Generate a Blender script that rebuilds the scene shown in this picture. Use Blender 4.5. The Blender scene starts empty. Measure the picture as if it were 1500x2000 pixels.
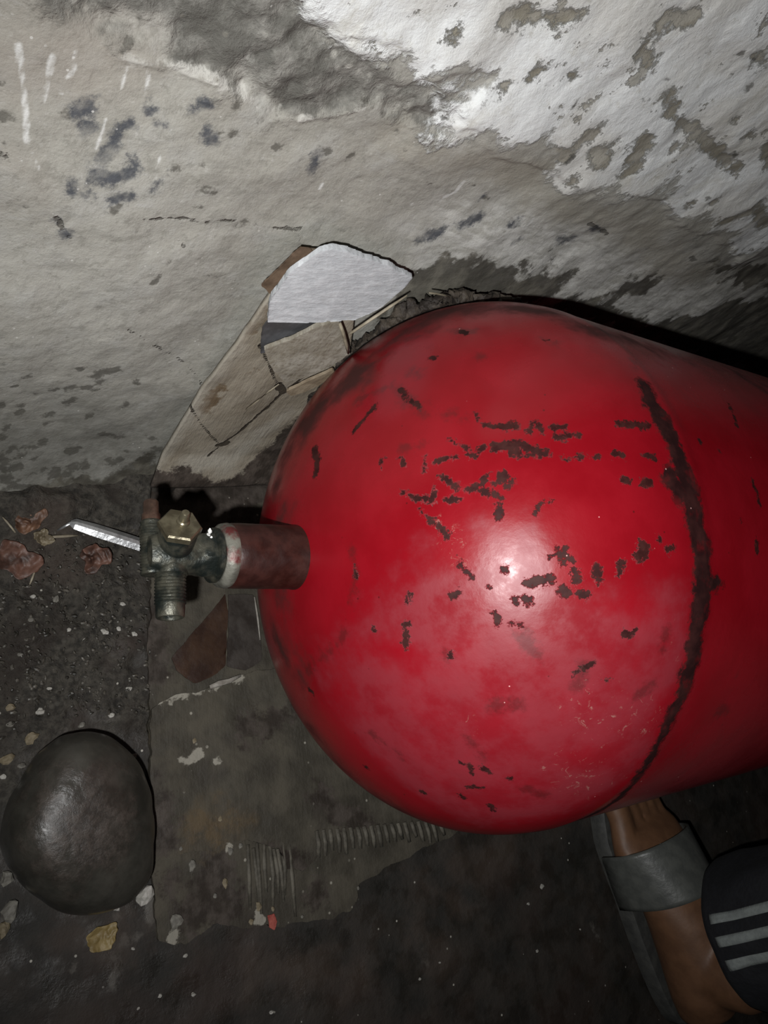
import bpy, bmesh, math, random
import numpy as np
from math import sin, cos, pi, tan, radians, sqrt
from mathutils import Vector, Matrix

random.seed(7)
rng = np.random.default_rng(7)
scene = bpy.context.scene
COL = scene.collection

# ------------------------------------------------------------------ camera
# world: X along the cylinder axis, Y towards the wall, Z up, floor at z = 0
FPX = 1444.0
M = np.array([[0.81043559, 0.05653263, 0.58309367],     # rows: world X,Y,Z in camera (right, down, forward)
              [-0.13137179, -0.95244549, 0.2749346],
              [0.57090771, -0.29941884, -0.76446893]])
CAM = np.array([0.0, -0.0920, 0.4969])
right, down, fwd = M[:, 0], M[:, 1], M[:, 2]
cd = bpy.data.cameras.new('camera')
cd.sensor_fit = 'VERTICAL'; cd.sensor_height = 36.0; cd.sensor_width = 27.0
cd.lens = FPX / 2000 * 36.0
cd.clip_start = 0.01
cam = bpy.data.objects.new('camera', cd); COL.objects.link(cam)
mw = Matrix.Identity(4)
for i in range(3):
    mw[i][0] = right[i]; mw[i][1] = -down[i]; mw[i][2] = -fwd[i]; mw[i][3] = CAM[i]
cam.matrix_world = mw
scene.camera = cam

# ------------------------------------------------------------------ light: the flash beside the lens, a trace of ambient
w = bpy.data.worlds.new('world'); scene.world = w; w.use_nodes = True
w.node_tree.nodes['Background'].inputs[0].default_value = (0.55, 0.6, 0.7, 1)
w.node_tree.nodes['Background'].inputs[1].default_value = 0.006
ld = bpy.data.lights.new('phone_flash', 'SPOT')
ld.energy = 10.0; ld.spot_size = radians(120); ld.spot_blend = 1.0
ld.shadow_soft_size = 0.004; ld.color = (1.0, 1.0, 0.995)
flash = bpy.data.objects.new('phone_flash', ld); COL.objects.link(flash)
fl = mw @ Matrix.Rotation(radians(4), 4, 'X') @ Matrix.Rotation(radians(-8), 4, 'Y')
FP = CAM - 0.020 * right + 0.026 * down
for i in range(3): fl[i][3] = FP[i]
flash.matrix_world = fl

vs = scene.view_settings
vs.view_transform = 'Standard'; vs.look = 'None'; vs.exposure = 0.0; vs.gamma = 1.0
vs.use_curve_mapping = False

# ------------------------------------------------------------------ numeric helpers
def ray(x, y):
    v = np.array([x - 750.0, y - 1000.0, FPX]); return M @ (v / np.linalg.norm(v))
def fl_pt(x, y, z=0.0):
    d = ray(x, y); t = (z - CAM[2]) / d[2]; return CAM + t * d

def _hash(ix, iy, iz, seed):
    h = (ix * 374761393 + iy * 668265263 + iz * 2147483647 + seed * 144665) & 0xffffffff
    h = ((h ^ (h >> 13)) * 1274126177) & 0xffffffff
    h = h ^ (h >> 16)
    return (h & 0xffff) / 65535.0
def vnoise(P, scale, seed=0):
    Q = np.asarray(P, float) * scale
    I = np.floor(Q).astype(np.int64); F = Q - I; F = F * F * (3 - 2 * F)
    out = 0
    for dx in (0, 1):
        wx = F[..., 0] if dx else 1 - F[..., 0]
        for dy in (0, 1):
            wy = F[..., 1] if dy else 1 - F[..., 1]
            for dz in (0, 1):
                wz = F[..., 2] if dz else 1 - F[..., 2]
                out = out + wx * wy * wz * _hash(I[..., 0] + dx, I[..., 1] + dy, I[..., 2] + dz, seed)
    return out * 2 - 1
def fbm(P, scale, octv=4, seed=0, gain=0.5):
    o = 0; a = 1.0
    for k in range(octv):
        o = o + a * vnoise(P, scale * 2 ** k, seed + k * 17); a *= gain
    return o
def sstep(a, b, x):
    t = np.clip((x - a) / (b - a), 0, 1); return t * t * (3 - 2 * t)

def stroke_sdf(P, strokes, far=0.05):
    """strokes: list of (points Nx3, radius). signed distance, clamped"""
    out = np.full(len(P), far)
    for pts, r in strokes:
        pts = np.asarray(pts, float)
        lo = pts.min(0) - far; hi = pts.max(0) + far
        idx = np.where(np.all((P > lo) & (P < hi), axis=1))[0]
        if not len(idx): continue
        Q = P[idx]; d = np.full(len(Q), far * 4)
        if len(pts) == 1: d = np.linalg.norm(Q - pts[0], axis=1)
        for a, b in zip(pts[:-1], pts[1:]):
            ab = b - a; t = np.clip(((Q - a) @ ab) / max(ab @ ab, 1e-12), 0, 1)
            d = np.minimum(d, np.linalg.norm(Q - a - t[:, None] * ab, axis=1))
        out[idx] = np.minimum(out[idx], d - r)
    return out
def poly_sdf(uv, poly):
    poly = np.asarray(poly, float); n = len(poly)
    d = np.full(len(uv), 1e9); inside = np.zeros(len(uv), bool)
    for i in range(n):
        a, b = poly[i], poly[(i + 1) % n]; ab = b - a
        t = np.clip(((uv - a) @ ab) / max(ab @ ab, 1e-12), 0, 1)
        d = np.minimum(d, np.hypot(*(uv - a - t[:, None] * ab).T))
        c = (a[1] > uv[:, 1]) != (b[1] > uv[:, 1])
        xi = a[0] + (uv[:, 1] - a[1]) / (b[1] - a[1] + 1e-15) * ab[0]
        inside ^= c & (uv[:, 0] < xi)
    return np.where(inside, -d, d)

# ------------------------------------------------------------------ mesh helpers
def set_props(o, label=None, cat=None, group=None, kind=None):
    if label: o['label'] = label
    if cat: o['category'] = cat
    if group: o['group'] = group
    if kind: o['kind'] = kind
    return o
def mesh_obj(name, verts, faces, mat=None, parent=None, smooth=True):
    me = bpy.data.meshes.new(name)
    me.from_pydata([tuple(map(float, v)) for v in verts], [], [tuple(map(int, f)) for f in faces])
    me.update()
    if smooth: me.polygons.foreach_set('use_smooth', [True] * len(me.polygons))
    if mat: me.materials.append(mat)
    o = bpy.data.objects.new(name, me); COL.objects.link(o)
    if parent: o.parent = parent
    return o
def big_mesh(name, V, Fq, mat, parent=None):
    """fast quad mesh from numpy"""
    me = bpy.data.meshes.new(name)
    me.vertices.add(len(V)); me.vertices.foreach_set('co', np.asarray(V, np.float32).ravel())
    nf = len(Fq); k = Fq.shape[1]
    me.loops.add(nf * k); me.loops.foreach_set('vertex_index', Fq.astype(np.int32).ravel())
    me.polygons.add(nf); me.polygons.foreach_set('loop_start', np.arange(0, nf * k, k, dtype=np.int32))
    me.polygons.foreach_set('use_smooth', np.ones(nf, bool))
    me.update(calc_edges=True); me.validate()
    if mat: me.materials.append(mat)
    o = bpy.data.objects.new(name, me); COL.objects.link(o)
    if parent: o.parent = parent
    return o
def attr(o, name, vals):
    a = o.data.attributes.new(name, 'FLOAT', 'POINT')
    a.data.foreach_set('value', np.asarray(vals, np.float32))
def grid_faces(ny, nx, wrap=False):
    j, i = np.meshgrid(np.arange(ny - 1), np.arange(nx if wrap else nx - 1), indexing='ij')
    i2 = (i + 1) % nx
    return np.stack([j * nx + i, j * nx + i2, (j + 1) * nx + i2, (j + 1) * nx + i], -1).reshape(-1, 4)
def empty(name, loc=(0, 0, 0)):
    o = bpy.data.objects.new(name, None); COL.objects.link(o); o.location = loc; o.empty_display_size = 0.02
    return o
def solid(o, t, offset=-1):
    m = o.modifiers.new('solidify', 'SOLIDIFY'); m.thickness = t; m.offset = offset; return o
def frame(axis, hint=(0, 0, 1)):
    a = Vector(axis).normalized(); h = Vector(hint)
    if abs(a.dot(h)) > 0.95: h = Vector((1, 0, 0))
    u = (h - a * h.dot(a)).normalized(); return a, u, a.cross(u)
def lathe(name, origin, axis, prof, n, mat, parent=None, smooth=True, hexa=False, hint=(0, 0, 1), sharp=0.6):
    """prof: list of (s along axis, r); closed by caps when r==0 at the ends"""
    a, u, v = frame(axis, hint); o0 = Vector(origin); V = []; Fc = []
    for s, r in prof:
        for k in range(n):
            t = 2 * pi * k / n
            V.append(o0 + a * s + (u * cos(t) + v * sin(t)) * max(r, 1e-5))
    for j in range(len(prof) - 1):
        for k in range(n):
            k2 = (k + 1) % n
            Fc.append((j * n + k, j * n + k2, (j + 1) * n + k2, (j + 1) * n + k))
    Fc.append(tuple(reversed(range(n)))); Fc.append(tuple((len(prof) - 1) * n + k for k in range(n)))
    ob = mesh_obj(name, V, Fc, mat, parent, smooth)
    if smooth: ob.data.set_sharp_from_angle(angle=sharp)
    return ob
def tube(name, pts, rad, n, mat, parent=None, flat=1.0, hint=(0, 0, 1)):
    V = []; Fc = []; pts = [Vector(p) for p in pts]
    for i, p in enumerate(pts):
        d = (pts[min(i + 1, len(pts) - 1)] - pts[max(i - 1, 0)])
        a, u, v = frame(d, hint); r = rad[i] if hasattr(rad, '__len__') else rad
        for k in range(n):
            t = 2 * pi * k / n; V.append(p + u * cos(t) * r * flat + v * sin(t) * r)
    for j in range(len(pts) - 1):
        for k in range(n):
            k2 = (k + 1) % n; Fc.append((j * n + k, j * n + k2, (j + 1) * n + k2, (j + 1) * n + k))
    Fc.append(tuple(reversed(range(n)))); Fc.append(tuple((len(pts) - 1) * n + k for k in range(n)))
    return mesh_obj(name, V, Fc, mat, parent)

# ------------------------------------------------------------------ node helper
class Mat:
    def __init__(s, name):
        s.m = bpy.data.materials.new(name); s.m.use_nodes = True; s.nt = s.m.node_tree
        s.b = s.nt.nodes['Principled BSDF']; s.L = s.nt.links
        s.geo = s.nt.nodes.new('ShaderNodeTexCoord')
    def put(s, sock, v):
        if isinstance(v, bpy.types.NodeSocket): s.L.new(v, sock)
        elif isinstance(v, (tuple, list)): sock.default_value = (*v, 1) if len(v) == 3 and sock.type == 'RGBA' else v
        else: sock.default_value = v
    def noise(s, scale, detail=4, rough=0.55, dist=0.0, vec=None, out=0):
        n = s.nt.nodes.new('ShaderNodeTexNoise'); n.inputs['Scale'].default_value = scale
        n.inputs['Detail'].default_value = detail; n.inputs['Roughness'].default_value = rough
        n.inputs['Distortion'].default_value = dist
        s.L.new(vec or s.geo.outputs['Object'], n.inputs['Vector']); return n.outputs[out]
    def voro(s, scale, feature='F1', vec=None, out='Distance', rnd=1.0):
        n = s.nt.nodes.new('ShaderNodeTexVoronoi'); n.feature = feature; n.inputs['Scale'].default_value = scale
        n.inputs['Randomness'].default_value = rnd
        s.L.new(vec or s.geo.outputs['Object'], n.inputs['Vector']); return n.outputs[out]
    def scaled(s, sc, rot=(0, 0, 0)):
        n = s.nt.nodes.new('ShaderNodeMapping'); n.inputs['Scale'].default_value = sc; n.inputs['Rotation'].default_value = rot
        s.L.new(s.geo.outputs['Object'], n.inputs['Vector']); return n.outputs[0]
    def attr(s, name):
        n = s.nt.nodes.new('ShaderNodeAttribute'); n.attribute_name = name; return n.outputs['Fac']
    def math(s, op, a, b=0.0, clamp=False):
        n = s.nt.nodes.new('ShaderNodeMath'); n.operation = op; n.use_clamp = clamp
        s.put(n.inputs[0], a); s.put(n.inputs[1], b); return n.outputs[0]
    def ramp(s, v, lo, hi, a=0.0, b=1.0):
        n = s.nt.nodes.new('ShaderNodeMapRange'); n.interpolation_type = 'SMOOTHSTEP'
        s.put(n.inputs['Value'], v)
        if lo > hi: lo, hi, a, b = hi, lo, b, a
        n.inputs['From Min'].default_value = lo; n.inputs['From Max'].default_value = hi
        n.inputs['To Min'].default_value = a; n.inputs['To Max'].default_value = b; return n.outputs[0]
    def mask(s, sdf, amp, nscale, soft, detail=4, vec=None, rough=0.6):
        """1 inside; edge roughened by noise"""
        v = s.attr(sdf) if isinstance(sdf, str) else sdf
        nz = s.math('MULTIPLY', s.math('SUBTRACT', s.noise(nscale, detail, rough, vec=vec), 0.5), amp * 5)
        return s.ramp(s.math('ADD', v, nz), soft, -soft)
    def mix(s, f, a, b):
        n = s.nt.nodes.new('ShaderNodeMix'); n.data_type = 'RGBA'
        s.put(n.inputs[0], f); s.put(n.inputs[6], a); s.put(n.inputs[7], b); return n.outputs[2]
    def mixf(s, f, a, b):
        n = s.nt.nodes.new('ShaderNodeMix'); n.data_type = 'FLOAT'
        s.put(n.inputs[0], f); s.put(n.inputs[2], a); s.put(n.inputs[3], b); return n.outputs[0]
    def bump(s, h, dist, strength=1.0, normal=None):
        n = s.nt.nodes.new('ShaderNodeBump'); n.inputs['Distance'].default_value = dist
        n.inputs['Strength'].default_value = strength; s.L.new(h, n.inputs['Height'])
        if normal: s.L.new(normal, n.inputs['Normal'])
        return n.outputs[0]
    def done(s, col, rough=0.7, metal=0.0, normal=None, spec=0.5):
        s.put(s.b.inputs['Base Color'], col); s.put(s.b.inputs['Roughness'], rough); s.put(s.b.inputs['Metallic'], metal)
        s.put(s.b.inputs['Specular IOR Level'], spec)
        if normal: s.L.new(normal, s.b.inputs['Normal'])
        return s.m
def simple(name, c1, c2, scale, rough=0.7, metal=0.0, bump=0.0005, detail=5, bscale=None, lo=0.35, hi=0.65):
    m = Mat(name); n = m.noise(scale, detail)
    return m.done(m.mix(m.ramp(n, lo, hi), c1, c2), rough, metal, m.bump(m.noise(bscale or scale * 2, 5), bump))

# ------------------------------------------------------------------ wall shape
R = 0.16
XC, AD, PD = 0.318, 0.126, 1.95         # end of the straight body, dome length, dome exponent
def wall_smooth(x, z):
    y = 0.083 + (x - 0.076) * 0.217 + 0.167 * z
    return y - 0.010 * np.exp(-np.maximum(z, 0) / 0.018)
def wall_hit(px, py, off=0.0):
    d = ray(px, py); t = np.linspace(0.15, 2.5, 4000)
    P = CAM + t[:, None] * d; s = P[:, 1] + off - wall_smooth(P[:, 0], P[:, 2])
    i = int(np.argmax(s > 0)); return P[i]
def cyl_hit(px, py):
    d = ray(px, py); t = np.linspace(0.10, 1.6, 6000); P = CAM + t[:, None] * d
    x = P[:, 0]; u = np.clip((XC - x) / AD, 0, 1)
    r = R * (1 - u ** PD) ** (1 / PD)
    rr = np.hypot(P[:, 1], P[:, 2] - R)
    ok = (rr < r) & (x > XC - AD)
    if ok.any(): return P[int(np.argmax(ok))]
    i = int(np.argmin(rr - r + 10 * (x < XC - AD))); return P[i]
WH = lambda pts, off=0.0: np.array([wall_hit(*p, off) for p in pts])
CH = lambda pts: np.array([cyl_hit(*p) for p in pts])
FH = lambda pts, z=0.0: np.array([fl_pt(*p, z) for p in pts])
def px_m(P):           # metres covered by one photo pixel at a point
    return float((np.asarray(P) - CAM) @ fwd) / FPX
def strokes_on(hit, lst):
    out = []
    for pts, wpx in lst:
        P = hit(pts); out.append((P, wpx * 0.5 * px_m(P[0])))
    return out

# ================================================================== SETTING: wall
def axis_coords(lo, a, b, hi, step, coarse):
    return np.concatenate([np.linspace(lo, a, coarse, endpoint=False), np.arange(a, b, step), np.linspace(b, hi, coarse)])

m = Mat('plaster_wall')
big = m.noise(9, 3); mid = m.noise(45, 6, 0.65); fine = m.noise(260, 5, 0.7)
streak = m.noise(40, 5, 0.6, vec=m.scaled((1.0, 1.0, 3.2), (0, radians(-35), 0)))
col = m.mix(m.ramp(big, 0.35, 0.65), (0.285, 0.275, 0.242), (0.33, 0.322, 0.288))
col = m.mix(m.ramp(mid, 0.45, 0.75, 0, 0.55), col, (0.36, 0.36, 0.34))
col = m.mix(m.ramp(m.noise(150, 8, 0.78), 0.36, 0.5, 0.5, 0), col, (0.165, 0.16, 0.138))
col = m.mix(m.ramp(m.noise(60, 7, 0.75, vec=m.scaled((1, 1, 4), (0, radians(12), 0))), 0.56, 0.7, 0, 0.5), col, (0.39, 0.387, 0.365))
col = m.mix(m.ramp(m.noise(420, 4, 0.7), 0.58, 0.7, 0, 0.45), col, (0.43, 0.42, 0.395))
col = m.mix(m.ramp(streak, 0.52, 0.7, 0, 0.5), col, (0.19, 0.183, 0.16))
palew = m.mask('wash_lift', 0.02, 22, 0.03, 5)  # whitewash remnants, also lightened in colour to offset the weaker flash here
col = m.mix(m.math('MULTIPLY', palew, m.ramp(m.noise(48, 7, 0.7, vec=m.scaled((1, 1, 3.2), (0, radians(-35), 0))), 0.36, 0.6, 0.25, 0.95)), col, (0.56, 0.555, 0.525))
warm = m.mask('warm', 0.03, 14, 0.03)
col = m.mix(m.math('MULTIPLY', warm, 0.5), col, (0.27, 0.235, 0.20))
tan_ = m.mask('taupe', 0.016, 26, 0.012, 6)
col = m.mix(m.math('MULTIPLY', tan_, 0.65), col, (0.27, 0.25, 0.205))
damp = m.mask('damp', 0.018, 24, 0.035, 6)
col = m.mix(m.math('MULTIPLY', damp, 0.72), col, m.mix(m.ramp(m.noise(80, 7, 0.7), 0.4, 0.65), (0.115, 0.112, 0.096), (0.185, 0.182, 0.162)))
rough_m = m.mask('rough', 0.012, 45, 0.006, 6)
rc = m.mix(m.ramp(m.noise(70, 7, 0.7), 0.4, 0.68), (0.085, 0.082, 0.072), (0.215, 0.208, 0.188))
rc = m.mix(m.ramp(m.voro(130), 0.30, 0.12, 0, 0.8), rc, m.mix(m.ramp(m.noise(35), 0.5, 0.62), rc, (0.42, 0.41, 0.37)))
col = m.mix(m.math('MULTIPLY', rough_m, 0.92), col, rc)
lip = m.mask('lip', 0.003, 120, 0.0012, 5)
col = m.mix(m.math('MULTIPLY', lip, 0.8), col, (0.44, 0.43, 0.395))
white = m.mask(m.math('ADD', m.attr('white'), m.math('MULTIPLY', m.math('SUBTRACT', m.noise(16, 5, 0.6), 0.46), 0.085)), 0.011, 45, 0.0035, 8, rough=0.72)
flake = m.ramp(m.noise(55, 8, 0.7), 0.40, 0.36)
hole = m.mask('hole', 0.0058, 95, 0.0016, 8, rough=0.75)
under = m.mix(m.ramp(mid, 0.4, 0.6), (0.20, 0.185, 0.145), (0.30, 0.285, 0.245))
wcol = m.mix(m.ramp(m.noise(22, 5), 0.42, 0.62), (0.64, 0.655, 0.65), (0.55, 0.547, 0.52))
wcol = m.mix(m.ramp(m.noise(150, 6, 0.7), 0.5, 0.72, 0, 0.5), wcol, (0.44, 0.43, 0.39))
wcol = m.mix(m.ramp(m.noise(18, 7, 0.72, 0.6), 0.54, 0.68, 0, 0.6), wcol, (0.43, 0.415, 0.36))
wcol = m.mix(m.ramp(m.noise(70, 7, 0.75, vec=m.scaled((1, 1, 2.5), (0, radians(-40), 0))), 0.57, 0.70, 0, 0.5), wcol, (0.36, 0.345, 0.29))
wmask = m.math('MULTIPLY', white, m.math('SUBTRACT', 1.0, m.math('MAXIMUM', m.math('MULTIPLY', flake, 0.8), hole)))
col = m.mix(m.math('MULTIPLY', white, 0.9), col, under)
col = m.mix(wmask, col, wcol)
blue = m.mask('blue', 0.0042, 110, 0.0022, 7, rough=0.75)
col = m.mix(m.math('MULTIPLY', blue, m.ramp(m.noise(120, 4), 0.3, 0.6, 0.3, 0.95)), col, (0.058, 0.063, 0.073))
drip = m.mask('drip', 0.0004, 240, 0.0006, 4)
col = m.mix(m.math('MULTIPLY', drip, 0.85), col, (0.56, 0.56, 0.54))
spot = m.mask('spot', 0.004, 130, 0.0012, 5)
col = m.mix(m.math('MULTIPLY', spot, 0.75), col, (0.07, 0.066, 0.055))
crack = m.mask('crack', 0.0012, 170, 0.0005, 4)
col = m.mix(m.math('MULTIPLY', crack, 0.75), col, (0.06, 0.055, 0.045))
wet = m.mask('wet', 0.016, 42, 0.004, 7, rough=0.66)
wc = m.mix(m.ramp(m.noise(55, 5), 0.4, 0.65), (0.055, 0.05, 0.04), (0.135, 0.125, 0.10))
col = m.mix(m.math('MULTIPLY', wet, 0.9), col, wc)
pits = m.ramp(m.voro(70), 0.10, 0.05, 0, 0.5)
col = m.mix(m.math('MULTIPLY', pits, m.ramp(m.noise(12), 0.5, 0.6)), col, (0.2, 0.19, 0.16))
glint = m.math('MULTIPLY', m.ramp(m.voro(210), 0.13, 0.08), m.ramp(m.noise(60, 2), 0.55, 0.62))
col = m.mix(m.math('MULTIPLY', glint, 0.7), col, (0.55, 0.54, 0.51))
h = m.math('ADD', m.math('MULTIPLY', mid, 0.6), m.math('MULTIPLY', fine, 0.45))
h = m.math('ADD', h, m.math('MULTIPLY', wmask, 0.55))
h = m.math('ADD', h, m.math('MULTIPLY', rough_m, m.math('MULTIPLY', m.noise(140, 6, 0.75), 1.2)))
h = m.math('SUBTRACT', h, m.math('MULTIPLY', crack, 0.5))
rgh = m.mixf(wet, 0.72, 0.5)
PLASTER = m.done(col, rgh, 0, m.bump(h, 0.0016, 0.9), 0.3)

WX = axis_coords(-0.8, -0.12, 0.80, 2.4, 0.0016, 40)
WZ = np.concatenate([np.arange(-0.03, 0.50, 0.0016), np.linspace(0.50, 1.9, 40)])
gx, gz = np.meshgrid(WX, WZ)
wx, wz = gx.ravel(), gz.ravel()
P0 = np.stack([wx, wall_smooth(wx, wz), wz], 1)
uv = np.stack([wx, wz], 1)
def wpoly(px, extra=()): return poly_sdf(uv, np.array(list(WH(px)[:, [0, 2]]) + list(extra)))
white_px = [(590, -60), (600, 15), (650, 75), (720, 70), (780, 110), (840, 137), (880, 118), (950, 112), (975, 125), (930, 170), (900, 200),
            (890, 225), (940, 255), (1020, 285), (1080, 300), (1105, 350), (1180, 352), (1262, 372), (1300, 410), (1392, 440), (1440, 500), (1490, 470),
            (1620, 430)]
rough_px = [(40, -90), (95, 5), (190, 55), (290, 75), (330, 118), (420, 150), (540, 215), (610, 205), (700, 188), (790, 215), (870, 250),
            (900, 190), (800, 145), (740, 90), (650, 85), (595, 20), (590, -60)]
taupe_px = [(800, 235), (900, 270), (1010, 300), (1060, 330), (1120, 400), (1250, 400), (1330, 470), (1420, 540), (1330, 560), (1200, 470), (1050, 380), (900, 320)]
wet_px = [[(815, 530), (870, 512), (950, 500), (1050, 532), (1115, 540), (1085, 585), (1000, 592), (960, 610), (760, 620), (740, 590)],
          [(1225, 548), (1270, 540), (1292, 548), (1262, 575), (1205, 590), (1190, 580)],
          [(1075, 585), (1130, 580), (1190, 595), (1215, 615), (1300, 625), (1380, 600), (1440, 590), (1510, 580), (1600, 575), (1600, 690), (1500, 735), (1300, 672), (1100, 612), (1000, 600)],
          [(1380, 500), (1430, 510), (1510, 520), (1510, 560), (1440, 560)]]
warm_px = [(-120, -90), (250, -90), (300, 60), (330, 140), (230, 210), (-120, 330)]
s_damp = wpoly([(-300, 800), (0, 800), (150, 790), (300, 800), (420, 800), (560, 900), (300, 990), (0, 1010), (-300, 1010)])
s_wash_lift = wpoly([(820, 440), (900, 400), (1080, 400), (1150, 440), (1300, 480), (1420, 560), (1520, 590), (1520, 760), (1100, 640), (960, 540), (840, 520)])
s_white = wpoly(white_px, [(1.1, 0.33), (2.4, 0.36), (2.4, 1.9), (0.02, 1.9), (0.06, 0.55)]); s_rough = wpoly(rough_px, [(0.055, 0.55), (0.0, 0.75), (-0.05, 0.75), (-0.02, 0.5)]); s_taupe = wpoly(taupe_px)
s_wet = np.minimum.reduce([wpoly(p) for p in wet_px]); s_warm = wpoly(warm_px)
def wst(lst): return stroke_sdf(P0, strokes_on(WH, lst))
s_hole = wst([([(1040, 108)], 30), ([(1110, 117)], 20), ([(1125, 245), (1140, 235)], 42), ([(1160, 268), (1168, 285)], 36), ([(1060, 272), (1095, 275)], 40),
              ([(1250, 245), (1238, 270), (1230, 298)], 46), ([(1305, 262)], 26), ([(1450, 235)], 32), ([(1430, 203)], 20), ([(1480, 92), (1460, 75)], 20),
              ([(1293, 150), (1300, 185), (1325, 215), (1350, 235)], 24), ([(1365, 240), (1395, 275), (1430, 305)], 26), ([(1243, 30), (1250, 100)], 20),
              ([(980, -4), (1060, 0), (1115, -6)], 30), ([(1285, 0), (1340, -5)], 34), ([(1268, 50), (1262, 80)], 10), ([(1495, 250), (1498, 290)], 36), ([(1343, 373)], 16), ([(1383, 372)], 18),
              ([(1400, 410), (1460, 385)], 24), ([(1112, 330)], 16), ([(975, 138)], 22), ([(1470, 375), (1490, 420)], 26), ([(1195, 245)], 10), ([(880, 30)], 14)])
s_blue = wst([([(262, 240), (235, 255), (215, 285), (200, 310)], 22), ([(185, 330), (215, 340), (245, 335), (262, 325)], 34), ([(262, 305), (270, 320)], 14),
              ([(170, 372)], 22), ([(138, 345), (140, 365)], 18), ([(225, 385), (250, 370)], 24), ([(285, 213), (292, 220)], 18), ([(302, 238), (318, 242)], 20),
              ([(375, 215), (390, 202), (408, 203)], 12), ([(405, 250), (412, 275), (418, 262)], 20), ([(150, 212), (172, 205)], 34), ([(168, 250)], 32),
              ([(620, 310), (612, 335)], 24), ([(325, 330), (300, 365)], 10), ([(910, 440), (930, 425)], 30), ([(860, 460), (830, 470)], 30), ([(1003, 432)], 24),
              ([(1095, 468), (1120, 470)], 24), ([(1155, 440), (1170, 450)], 20), ([(115, 425), (130, 455)], 16), ([(1010, 470)], 20), ([(940, 385)], 14)])
s_drip = wst([([(36, 82), (38, 115)], 16), ([(40, 120), (48, 190)], 8), ([(48, 190), (53, 268)], 11), ([(60, 285), (77, 318)], 4), ([(102, 105), (95, 140)], 13), ([(94, 145), (87, 195)], 6),
              ([(148, 95), (143, 135), (133, 150)], 9), ([(119, 180)], 8), ([(246, 132), (236, 172)], 6), ([(290, 138), (287, 178)], 8), ([(207, 230), (189, 288)], 6),
              ([(312, 305), (302, 345)], 4), ([(905, 352), (890, 375), (868, 390)], 9), ([(1040, 420), (1026, 442)], 6), ([(805, 405)], 10), ([(630, 370), (626, 380)], 8)])
spots = [([(190, 735), (225, 725)], 26), ([(165, 765), (195, 755)], 18), ([(118, 765), (140, 760)], 16), ([(205, 850), (235, 858)], 14), ([(160, 720)], 18), ([(45, 880)], 18),
         ([(92, 868)], 12), ([(235, 925), (262, 905), (285, 885), (310, 872)], 22), ([(210, 945), (222, 930)], 24), ([(130, 930)], 16), ([(60, 930)], 14), ([(30, 955), (90, 965)], 18),
         ([(10, 905)], 22), ([(130, 795)], 14), ([(295, 855)], 16), ([(540, 295)], 6), ([(225, 980), (245, 970)], 40), ([(640, 300)], 10), ([(500, 455), (470, 440)], 10)]
for k in range(55):
    y = 700 + 290 * random.random() ** 0.6; x = random.uniform(-40, 300)
    spots.append(([(x, y), (x + random.uniform(-6, 6), y + random.uniform(-4, 4))], random.uniform(3, 12)))
for k in range(26):
    x, y = random.uniform(-40, 290), random.uniform(885, 965)
    spots.append(([(x, y), (x + random.uniform(-12, 12), y + random.uniform(-9, 9))], random.uniform(10, 22)))
for k in range(70):
    x, y = random.uniform(0, 1500), random.uniform(0, 560)
    spots.append(([(x, y), (x + random.uniform(-9, 9), y + random.uniform(-6, 6))], random.uniform(2, 6)))
s_spot = wst(spots)
s_crack = wst([([(585, 482), (588, 455), (582, 458), (535, 455)], 3), ([(280, 425), (340, 428), (400, 440), (460, 440)], 4), ([(250, 640), (320, 690), (385, 735), (400, 760)], 3),
               ([(0, 290), (22, 305)], 6), ([(110, 415), (125, 445), (140, 460)], 5), ([(1150, 430), (1185, 455)], 8), ([(350, 470), (358, 480)], 5)])
s_wet = np.minimum(s_wet, wst([([(-80, 985), (0, 980), (100, 970), (200, 960), (290, 925)], 46), ([(290, 925), (560, 930)], 60), ([(215, 945), (250, 915), (300, 885)], 24)]))
s_lip = wst([([(330, 125), (420, 155), (470, 185), (538, 218)], 11), ([(230, 110), (330, 130)], 8), ([(580, 235), (640, 225), (700, 205)], 8)])
yy = P0[:, 1] + 0.0040 * fbm(P0, 12, 3, 3) + 0.0008 * fbm(P0, 60, 4, 9)
yy += 0.0028 * sstep(0.003, -0.004, s_rough + 0.006 * fbm(P0, 55, 3, 21)) * (1 + 0.55 * fbm(P0, 110, 5, 33, 0.62))
yy -= 0.0018 * sstep(0.002, -0.002, s_white + 0.008 * fbm(P0, 45, 4, 5)) * (0.6 + 0.4 * sstep(-0.003, 0.003, s_hole + 0.004 * fbm(P0, 120, 3, 8)))
yy -= 0.008 * sstep(0.06, -0.02, s_white)
yy -= 0.0015 * sstep(0.001, -0.001, s_lip)
cb = np.where((wx > XC - 0.03) & (np.abs(wz - R) < R), np.sqrt(np.maximum(R * R - (wz - R) ** 2, 0)) + 0.004, -9)
yy = np.maximum(yy, cb)
wall = big_mesh('wall_back', np.stack([wx, yy, wz], 1), grid_faces(len(WZ), len(WX)), PLASTER)
wall['kind'] = 'structure'
for nm, v in dict(damp=s_damp, wash_lift=s_wash_lift, white=s_white, rough=s_rough, taupe=s_taupe, wet=s_wet, warm=s_warm, hole=s_hole, blue=s_blue, drip=s_drip, spot=s_spot, crack=s_crack, lip=s_lip).items():
    attr(wall, nm, np.clip(v, -0.2, 0.2))

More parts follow.
